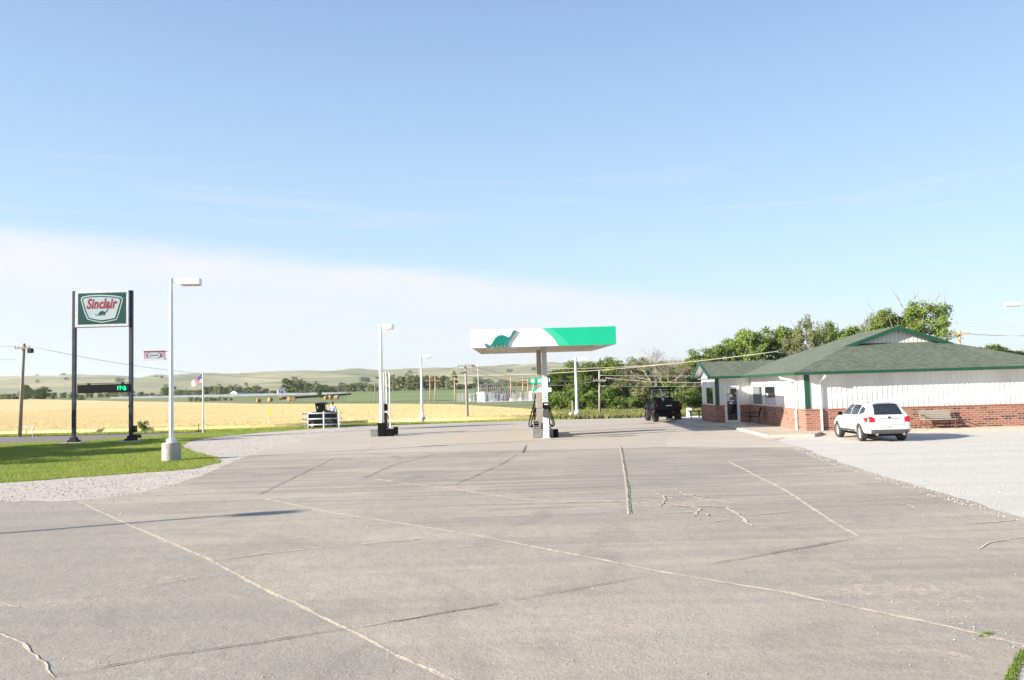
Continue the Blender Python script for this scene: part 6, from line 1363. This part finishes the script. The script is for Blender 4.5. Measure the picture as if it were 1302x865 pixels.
BU = [('bush_c', 704, 80, 500, 34, 'dark bush at the left foot of the tree belt'), ('bush_a', 722, 79, 497, 42, 'green bush behind the short wooden post'), ('bush_a', 748, 78, 496, 44, 'green bush between lamp post and utility pole'),
 ('bush_c', 772, 77, 494, 42, 'dark bush just right of the utility pole foot'), ('bush_b', 792, 79, 484, 52, 'grey green shrub in the middle of the belt'), ('bush_a', 800, 75, 505, 40, 'low bright bush below the grey green shrub'),
 ('bush_b', 818, 77, 490, 52, 'olive shrub at the foot of the bare tree'), ('bush_a', 838, 76, 500, 40, 'green bush hidden partly by the utility vehicle'), ('bush_c', 858, 79, 487, 42, 'dark leafy bush right above the utility vehicle'),
 ('bush_a', 872, 74, 496, 40, 'bright bush between utility vehicle and white bollard'), ('bush_b', 882, 77, 486, 46, 'olive bush behind the white bollard'), ('bush_a', 894, 75, 495, 40, 'bright bush against the store wing'),
 ('bush_c', 738, 82, 480, 46, 'dark undergrowth mass behind the far right lamp post'), ('bush_c', 830, 84, 482, 50, 'dark undergrowth behind the bare trunks'), ('bush_a', 768, 83, 484, 46, 'green thicket behind the utility pole shaft')]
for a in BU: by_px(*a)
dt = dead_tree('bare_tree', 5, 5.6, 5.0, 'bare grey branched tree in the middle of the belt', M['bark_pale']); p = PY(836, 450, 80); dt.location = (p.x, 80, 0); dt.scale = (1.1, 1.1, 1.2)
BK = [('cotton_b', 890, 96, 446, 44, 'low cottonwood just left of the wing ridge'), ('cotton_a', 908, 100, 436, 50, 'cottonwood over the wing ridge, first from its left'), ('cotton_b', 930, 102, 424, 50, 'cottonwood over the wing ridge, second from its left'), ('cotton_a', 952, 100, 415, 50, 'peaked cottonwood over the wing roof valley'),
 ('cotton_b', 976, 104, 419, 50, 'cottonwood right of the peaked one over the valley'), ('cotton_a', 1000, 102, 411, 52, 'rounded cottonwood left of the olive one over the ridge'), ('olive_a', 1024, 98, 408, 56, 'olive branched tree over the middle of the long ridge'),
 ('cotton_b', 1043, 104, 411, 40, 'cottonwood before the gap in the trees over the ridge'), ('cotton_b', 1064, 120, 414, 34, 'small pale cottonwood right of the gap over the ridge'), ('cotton_a', 1083, 118, 411, 42, 'pale cottonwood left of the tall old tree'), ('olive_a', 1106, 112, 406, 44, 'olive tree low against the tall old tree'),
 ('cotton_a', 1257, 90, 436, 58, 'bush top peeking over the right roof slope'), ('cotton_a', 1291, 88, 443, 70, 'bush top at the right edge above the eave'), ('olive_a', 1275, 95, 446, 60, 'olive bush top between two others over the right slope')]
for a in BK: by_px(*a)
# tall old tree with two crowns and pale limbs
def old_tree(px, Y, top, wpx, seed, label, K):
    p = PY(px, top, Y); H = p.z; W_ = wpx * Y / FP; k = make_tree('old_cottonwood_tree', seed, H, W_, 12000, 0.22, M['leaf'], M['bark_pale'], 0.3, K + 4, 0.50, label=label, extra_limbs=9); k.location = (p.x, Y, 0); return k
old_tree(1171, 82, 380, 74, 71, 'tall old cottonwood with pale limbs above the roof gable', 13)
old_tree(1128, 84, 391, 64, 74, 'spreading old tree with a bare leaning limb left of the tall one', 12)
b = MB(); rnd = random.Random(4); p = PY(1150, 400, 83)
tw = empty('bare_branch_tree', (p.x, 83, 0), 0, 'thin bare dead tree poking above the old cottonwoods', 'tree')
for (a, c_) in (((1154, 402), (1132, 366)), ((1163, 402), (1161, 362)), ((1146, 389), (1138, 372)), ((1162, 380), (1168, 368))):
    A_ = PY(a[0], a[1], 83); B_ = PY(c_[0], c_[1], 83); b.tube([(A_.x - p.x, 0, A_.z), ((A_.x + B_.x) / 2 - p.x + 0.15, 0.1, (A_.z + B_.z) / 2), (B_.x - p.x, 0, B_.z)], [0.05, 0.03, 0.012], 5)
A_ = PY(1154, 402, 83); b.tube([(0, 0, 0), (0.2, 0, 4), (A_.x - p.x, 0, A_.z)], [0.2, 0.14, 0.08], 6); A_ = PY(1163, 402, 83); b.tube([(0.2, 0, 4), (A_.x - p.x, 0, A_.z)], [0.14, 0.08], 6); b.build('trunk', M['bark_pale'], tw)
# off-frame trees at the left that throw the long shadows over the lawn
for i, (x, y, H, W_) in enumerate(((-37.0, 26.2, 6.6, 6.0), (-38.0, 31.0, 8.4, 7.0), (-40.5, 38.6, 8.4, 7.5), (-39.0, 35.2, 6.8, 8.0))):
    place(('cotton_b', 'cotton_a', 'cotton_b', 'cotton_a')[i], x, y, 0, H, W_, ('low shade tree left of the view, nearest the lot', 'shade tree left of the view, second from the lot', 'shade tree left of the view, farthest back', 'small shade tree left of the view, nearest')[i], 'shade trees left of the view')
# distant tree line
GF = 'trees in the line below the sandhills'
rnd = random.Random(12)
FAR = [(0, 26, 500.5, 9, 5, 395), (28, 62, 494, 14, 5, 385), (62, 100, 500, 8, 6, 400), (100, 168, 499.5, 8, 9, 410), (168, 205, 500, 9, 5, 405), (208, 216, 490.5, 14, 2, 395), (222, 258, 496, 11, 6, 395), (258, 330, 491, 12, 11, 400), (330, 356, 495, 10, 4, 400),
 (360, 384, 482, 17, 4, 392), (384, 402, 485, 15, 3, 396), (402, 445, 489.5, 14, 6, 398), (445, 480, 487.5, 14, 5, 398), (494, 534, 477, 17, 7, 395), (534, 574, 479, 17, 7, 402), (575, 582, 472, 12, 1, 400), (584, 604, 489, 12, 3, 410), (603, 684, 483, 12, 12, 520)]
for (x0, x1, top, wpx, n, Y) in FAR:
    for i in range(n):
        px = x0 + (x1 - x0) * (i + rnd.uniform(0.2, 0.8)) / n; t_ = top + rnd.uniform(-2.0, 2.5); Yq = Y + rnd.uniform(-15, 15)
        pr = rnd.choice(('far_a', 'far_b', 'far_b', 'far_c')) if x0 > 200 else rnd.choice(('far_a', 'far_b', 'far_a', 'far_c'))
        by_px(pr, px, Yq, t_, wpx * rnd.uniform(0.9, 1.3), 'distant green tree in the line below the sandhills', GF)
by_px('dark_a', 33, 360, 488, 14, 'tallest dark tree right of the leaning pole in the distance'); by_px('dark_a', 52, 362, 494, 18, 'broad dark tree in the distance left of the sign post')
by_px('bush_c', 103, 330, 505.5, 16, 'dark low bush below the reader board'); by_px('dark_a', 406.5, 300, 493, 10, 'small round dark tree in front of the grey fence line')
by_px('bush_a', 604, 190, 501.0, 10, 'round bright bush at the left end of the substation fence')
for i in range(46):      # scrub on the hills
    px = rnd.uniform(-20, 700); Y = rnd.uniform(900, 2200); p = PY(px, 480, Y); hh = rnd.uniform(5, 11); place(rnd.choice(('far_a', 'far_b')), p.x, Y, T(p.x, Y) - 1, hh, hh * rnd.uniform(1.2, 2.6), 'tiny dark scrub tree on the sandhill slopes', 'scrub trees dotted over the sandhills')
for i, px in enumerate((262, 268, 273, 279, 287, 294, 243, 250, 256)):
    by_px('bush_b' if i % 2 else 'bush_a', px, 290, 505 + (i % 3) * 0.6, 7, 'small green shrub along the far edge of the wheat', 'shrubs along the far edge of the wheat')
by_px('bush_a', 181, 60.8, 541, 16, 'scraggly green weed clump beside the right sign post')

# ------------------------------------------------------------------ far fields, bales, cattle, houses
def land(px, Y, dz=0.0): p = PY(px, 500, Y); return Vector((p.x, Y, T(p.x, Y) + dz))
grid_field('hay_meadow', [land(-80, 318), land(104, 318), land(104, 395), land(-80, 395)], 0.06, mat('dark_green_meadow', (0.06, 0.13, 0.02), 0.95, col2=(0.09, 0.15, 0.03), scale=0.06, stretch=(.3, 1, 1)), 8, 6, 'structure')
grid_field('far_stubble_field', [land(640, 600), land(672, 600), land(672, 900), land(636, 900)], 0.1, M['wheat'], 3, 6, 'structure')
grid_field('green_pasture', [land(440, 215), land(604, 200), land(604, 385), land(440, 385)], 0.05, mat('green_pasture', (0.115, 0.185, 0.04), 0.95, col2=(0.20, 0.215, 0.08), scale=0.05, stretch=(.25, 1, 1), detail=6), 8, 10, 'structure')
def bale(m, label, grp):
    k = empty('hay_bale', (0, 0, 0), 0, label, 'hay bale', grp); b = MB(); n = 20; vs = []; fs = []
    b.tube([(-0.65, 0, 0.75), (-0.6, 0, 0.75), (0.6, 0, 0.75), (0.65, 0, 0.75)], [0.68, 0.75, 0.75, 0.68], n); b.build('bale', m, k)
    b = MB(); b.tube([(-0.2, 0, 0.75), (0.2, 0, 0.75)], 0.757, n, cap=False); b.build('net_wrap', m, k); return k
LB = ['hay bale farthest left beyond the wheat', 'hay bale above the yellow diamond sign', 'left one of the paired bales left of the cart', 'right one of the paired bales left of the cart', 'left one of two touching bales right of the cart', 'right one of two touching bales right of the cart', 'single hay bale farthest right beyond the wheat', 'tan bale at the left end of the dark bale row']
bp = bale(M['hay'], LB[0], 'round hay bales beyond the wheat')
for i, (px, Y) in enumerate(((329, 255), (343.5, 262), (368, 265), (373, 263), (415, 268), (420, 272), (428, 272), (357, 285))):
    o = bp if i == 0 else copy_tree(bp); o.location = land(px, Y); o.rotation_euler = (0, 0, 0.5 + 0.4 * i); o['label'] = LB[i]; o.scale = (0.95, 0.95, 0.95)
bd = bale(M['hay_dark'], 'old dark round bale in the long row beyond the wheat', 'dark bales in a long row')
for i in range(46):
    o = bd if i == 0 else copy_tree(bd); px = 360 + i * 1.9; Y = 292 + i * 0.9; o.location = land(px, Y); o.rotation_euler = (0, 0, 0.2); o.scale = (0.55, 0.55, 0.55)
wfn = empty('windbreak_fence', land(300, 345), 0, 'long pale grey fence line across the far pasture', 'fence'); b = MB()
lx0 = land(140, 352); lx1 = land(440, 345); nseg = 60
for i in range(nseg):
    p = lx0.lerp(lx1, (i + 0.5) / nseg); z_ = T(p.x, p.y); L_ = (lx1 - lx0).length / nseg; hh = 1.05 - 0.5 * abs(i / nseg - 0.6); b.box(p.x - wfn.location.x, p.y - wfn.location.y, z_ - wfn.location.z + hh / 2 + 0.1, L_ * 0.96, 0.08, hh)
b.build('boards', mat('pale_blue_grey_boards', (0.36, 0.38, 0.42), 0.8, col2=(0.28, 0.30, 0.34), scale=0.4), wfn)
cw = empty('cow', (0, 0, 0), 0, 'black cow grazing in the far meadow', 'cow', 'cattle in the far meadow')
skin_body('body', [(0, 0, 1.05), (-0.6, 0, 1.08), (0.6, 0, 1.05), (1.0, 0, 1.0), (1.25, 0, 0.75), (1.45, 0, 0.5), (-0.6, 0.2, 0.7), (-0.65, 0.22, 0.35), (-0.6, 0.22, 0.03), (-0.6, -0.2, 0.7), (-0.65, -0.22, 0.35), (-0.6, -0.22, 0.03), (0.6, 0.18, 0.65), (0.62, 0.2, 0.35), (0.62, 0.2, 0.03), (0.6, -0.18, 0.65), (0.62, -0.2, 0.35), (0.62, -0.2, 0.03), (-0.85, 0, 1.1), (-0.92, 0, 0.6)],
 [(0, 1), (0, 2), (2, 3), (3, 4), (4, 5), (1, 6), (6, 7), (7, 8), (1, 9), (9, 10), (10, 11), (2, 12), (12, 13), (13, 14), (2, 15), (15, 16), (16, 17), (1, 18), (18, 19)], [.36, .34, .33, .2, .16, .1, .13, .07, .06, .13, .07, .06, .12, .07, .06, .12, .07, .06, .05, .03], M['cow'], cw, 1)
for i, px in enumerate((15, 20.5, 44, 47.5, 50.5)):
    o = cw if i == 0 else copy_tree(cw); o.location = land(px, 372 + i); o.rotation_euler = (0, 0, i * 1.3); o['label'] = ('black cow farthest left in the meadow, left of the leaning pole', 'second black cow left of the leaning pole', 'first of three cows right of the leaning pole', 'middle of three cows right of the leaning pole', 'last of three cows right of the leaning pole')[i]
def house(px, Y, wd, hh, rh, dp, label, rz=0.0, wallm='white'):
    k = empty('farm_house', land(px, Y, -0.1), rz, label, 'house'); b = MB(); b.box(0, 0, hh / 2, wd, dp, hh); b.prism([(-wd / 2, hh), (wd / 2, hh), (0, hh + rh)], 'y', -dp / 2, dp / 2); b.build('wall', M[wallm], k)
    for s_ in (-1, 1):
        b = MB(); e = 0.25; b.add([(0, -dp / 2 - e, hh + rh + 0.08), (0, dp / 2 + e, hh + rh + 0.08), (s_ * (wd / 2 + e), dp / 2 + e, hh - e * rh / wd * 2 + 0.08), (s_ * (wd / 2 + e), -dp / 2 - e, hh - e * rh / wd * 2 + 0.08)], [(0, 1, 2, 3)]); b.build('roof_slope', M['brown_roof'], k, fix=False)
    b = MB(); b.box(0.2, -dp / 2 - 0.02, hh * 0.35, 0.9, 0.04, hh * 0.6); b.build('door', M['grey'], k); b = MB(); b.box(-wd * 0.28, -dp / 2 - 0.02, hh * 0.6, 0.7, 0.04, 0.6); b.build('window', M['glass'], k)
house(357.5, 378, 3.4, 2.2, 1.3, 6, 'small white gabled house below the biggest distant trees', 0.35)
house(302, 380, 3.6, 1.3, 1.0, 6, 'tiny white building among the distant trees by the flag', -0.3)
house(489, 385, 4.5, 1.6, 1.2, 7, 'low grey shed among the distant trees behind the vent pipes', 0.2, 'grey')
# ------------------------------------------------------------------ substation
YS = 170
sheet('substation_yard', [(PY(614, 500, 150).x, 152), (PY(683, 500, 152).x, 156), (PY(684, 500, 190).x, 190), (PY(611, 500, 190).x, 190)], 0.01, M['gravel_white'])
def sX(px, Y=YS): return PY(px, 500, Y).x
def sZ(py, px=640, Y=YS): return PY(px, py, Y).z
chs = empty('control_house', (sX(616), 163, 0), R(-38), 'small white control shed with grey side in the substation', 'shed'); b = MB(); b.box(0, 0, 0.95, 1.9, 1.7, 1.9); b.build('wall', M['white'], chs); b = MB(); b.box(0, 0, 1.97, 2.1, 1.9, 0.12); b.build('roof', M['steel'], chs); b = MB(); b.box(0.962, 0.1, 0.85, 0.03, 0.6, 1.5); b.build('door', M['grey'], chs)
mst = empty('antenna_mast', (sX(608.8, 166), 166, 0), 0, 'slender grey mast left of the substation shed', 'mast'); b = MB(); zt_ = PY(608, 459, 166).z; b.tube([(0, 0, 0), (-0.1, 0, zt_)], [0.12, 0.04], 6); b.build('shaft', M['steel'], mst)
def bus(px0, px1, ytop, Y, label):
    k = empty('bus_structure', (sX((px0 + px1) / 2, Y), Y, 0), 0, label, 'steel structure', 'steel bus frames in the substation'); x0 = sX(px0, Y) - k.location.x; x1 = sX(px1, Y) - k.location.x; zt = sZ(ytop, (px0 + px1) / 2, Y); b = MB()
    for x in (x0, (x0 + x1) / 2, x1):
        for dy in (0, 1.6): b.tube([(x - 0.12, dy, 0), (x - 0.12, dy, zt)], 0.05, 4); b.tube([(x + 0.12, dy, 0), (x + 0.12, dy, zt)], 0.05, 4)
        for q_ in range(5): b.tube([(x - 0.12, 0, zt * q_ / 5), (x + 0.12, 0, zt * (q_ + 1) / 5)], 0.03, 4)
    b.build('columns', M['grey'], k); b = MB()
    for zz in (zt, zt - 0.25, zt * 0.62):
        for dy in (0, 1.6): b.tube([(x0 - 0.3, dy, zz), (x1 + 0.3, dy, zz)], 0.05, 4)
    for q_ in range(14): x = x0 + (x1 - x0) * q_ / 13; b.tube([(x, 0, zt), (x, 0, zt - 0.25)], 0.035, 4)
    b.build('beams', M['grey'], k)
    rn = random.Random(px0)
    for q_ in range(7):
        x = x0 + (x1 - x0) * (q_ + 0.5) / 7; b = MB(); b.cyl(x, 0, zt * 0.62, zt * 0.62 + 0.45, 0.09); b.cyl(x + 0.1, 0, zt - 0.75, zt - 0.25, 0.07); b.tube([(x, 0, zt * 0.62 + 0.45), (x + 0.1, 0.1, zt - 0.75)], 0.03, 4); b.build('insulator', M['dark' if q_ % 2 else 'rust'], k)
bus(611.5, 630, 488.5, 171, 'left steel bus frame above the substation shed'); bus(627, 647, 487.5, 176, 'right steel bus frame with insulators in the substation'); bus(633, 655, 495, 168, 'lower front steel bus frame in the substation')
for (px, Y, lb_, wd) in ((643.5, 166, 'grey transformer with a red panel in the substation', 1.6), (632, 168, 'small grey transformer behind the substation shed', 1.1)):
    k = empty('transformer', (sX(px, Y), Y, 0), 0.3, lb_, 'transformer'); b = MB(); b.box(0, 0, 0.75, wd, 1.0, 1.4); b.build('tank', M['grey'], k, bevel=0.05)
    b = MB()
    for q_ in range(5): b.box(-wd / 2 - 0.15, -0.4 + q_ * 0.2, 0.75, 0.25, 0.06, 1.0)
    b.build('radiator', M['steel'], k)
    for q_ in (-1, 0, 1): b = MB(); b.tube([(q_ * wd * 0.3, 0, 1.45), (q_ * wd * 0.36, 0, 1.95)], [0.09, 0.05]); b.build('bushing', M['rust'], k)
    if wd > 1.3: b = MB(); b.box(-0.1, -0.52, 0.55, 0.5, 0.04, 0.45); b.build('red_panel', M['red_lamp'], k)
for (px, Y, lb_) in ((629.5, 163, 'white drum right of the substation shed'), (649.5, 162, 'white drum at the foot of the tan pole'), (661.5, 163, 'white drum farthest right in the substation'), (598, 170, 'white drum outside the left end of the substation')):
    k = empty('drum', (sX(px, Y), Y, 0), 0, lb_, 'drum'); b = MB(); b.cyl(0, 0, 0, 0.6, 0.26); b.build('barrel', M['white'], k, bevel=0.03); b = MB(); b.cyl(0, 0, 0.6, 0.66, 0.12); b.build('lid', M['steel'], k)
k = empty('gate_cabinet', (sX(674.5, 160), 160, 0), 0, 'tall white cabinet by the canopy column in the substation', 'cabinet'); b = MB(); b.box(0, 0, 0.95, 0.6, 0.5, 1.9); b.build('cabinet', M['white'], k, bevel=0.02); b = MB(); b.box(0, -0.26, 0.95, 0.5, 0.02, 1.7); b.build('door', M['white_plain'], k)
k = empty('chain_fence', (sX(640), 158, 0), 0, 'chain link fence round the substation', 'fence'); ox = k.location.x; b = MB()
pts = [(sX(579, 176), 176), (sX(612, 158), 158), (sX(682, 158), 158), (sX(684, 192), 192), (sX(579, 192), 192)]
for (a, c_) in zip(pts, pts[1:]):
    n_ = 7
    for i in range(n_): x = a[0] + (c_[0] - a[0]) * i / n_; y = a[1] + (c_[1] - a[1]) * i / n_; q_ = MB(); q_.tube([(x - ox, y - 158, 0), (x - ox, y - 158, 1.75)], 0.035, 6); q_.build('post', M['steel'], k)
    b.tube([(a[0] - ox, a[1] - 158, 1.7), (c_[0] - ox, c_[1] - 158, 1.7)], 0.02, 4)
    for i in range(60):
        x = a[0] + (c_[0] - a[0]) * i / 60; y = a[1] + (c_[1] - a[1]) * i / 60; x2 = a[0] + (c_[0] - a[0]) * min(i + 3, 60) / 60; y2 = a[1] + (c_[1] - a[1]) * min(i + 3, 60) / 60
        b.tube([(x - ox, y - 158, 0), (x2 - ox, y2 - 158, 1.7)], 0.009, 3, cap=False); b.tube([(x2 - ox, y2 - 158, 0), (x - ox, y - 158, 1.7)], 0.009, 3, cap=False)
b.build('mesh', M['steel'], k, fix=False)
wire(T9, T10 + Vector((0, 0, -0.6)), 0.5, 'wire from the tan pole to the substation', 0.02); wire(T10 + Vector((0, 0, -0.6)), T13, 0.2, 'wire across the top of the substation poles', 0.02)
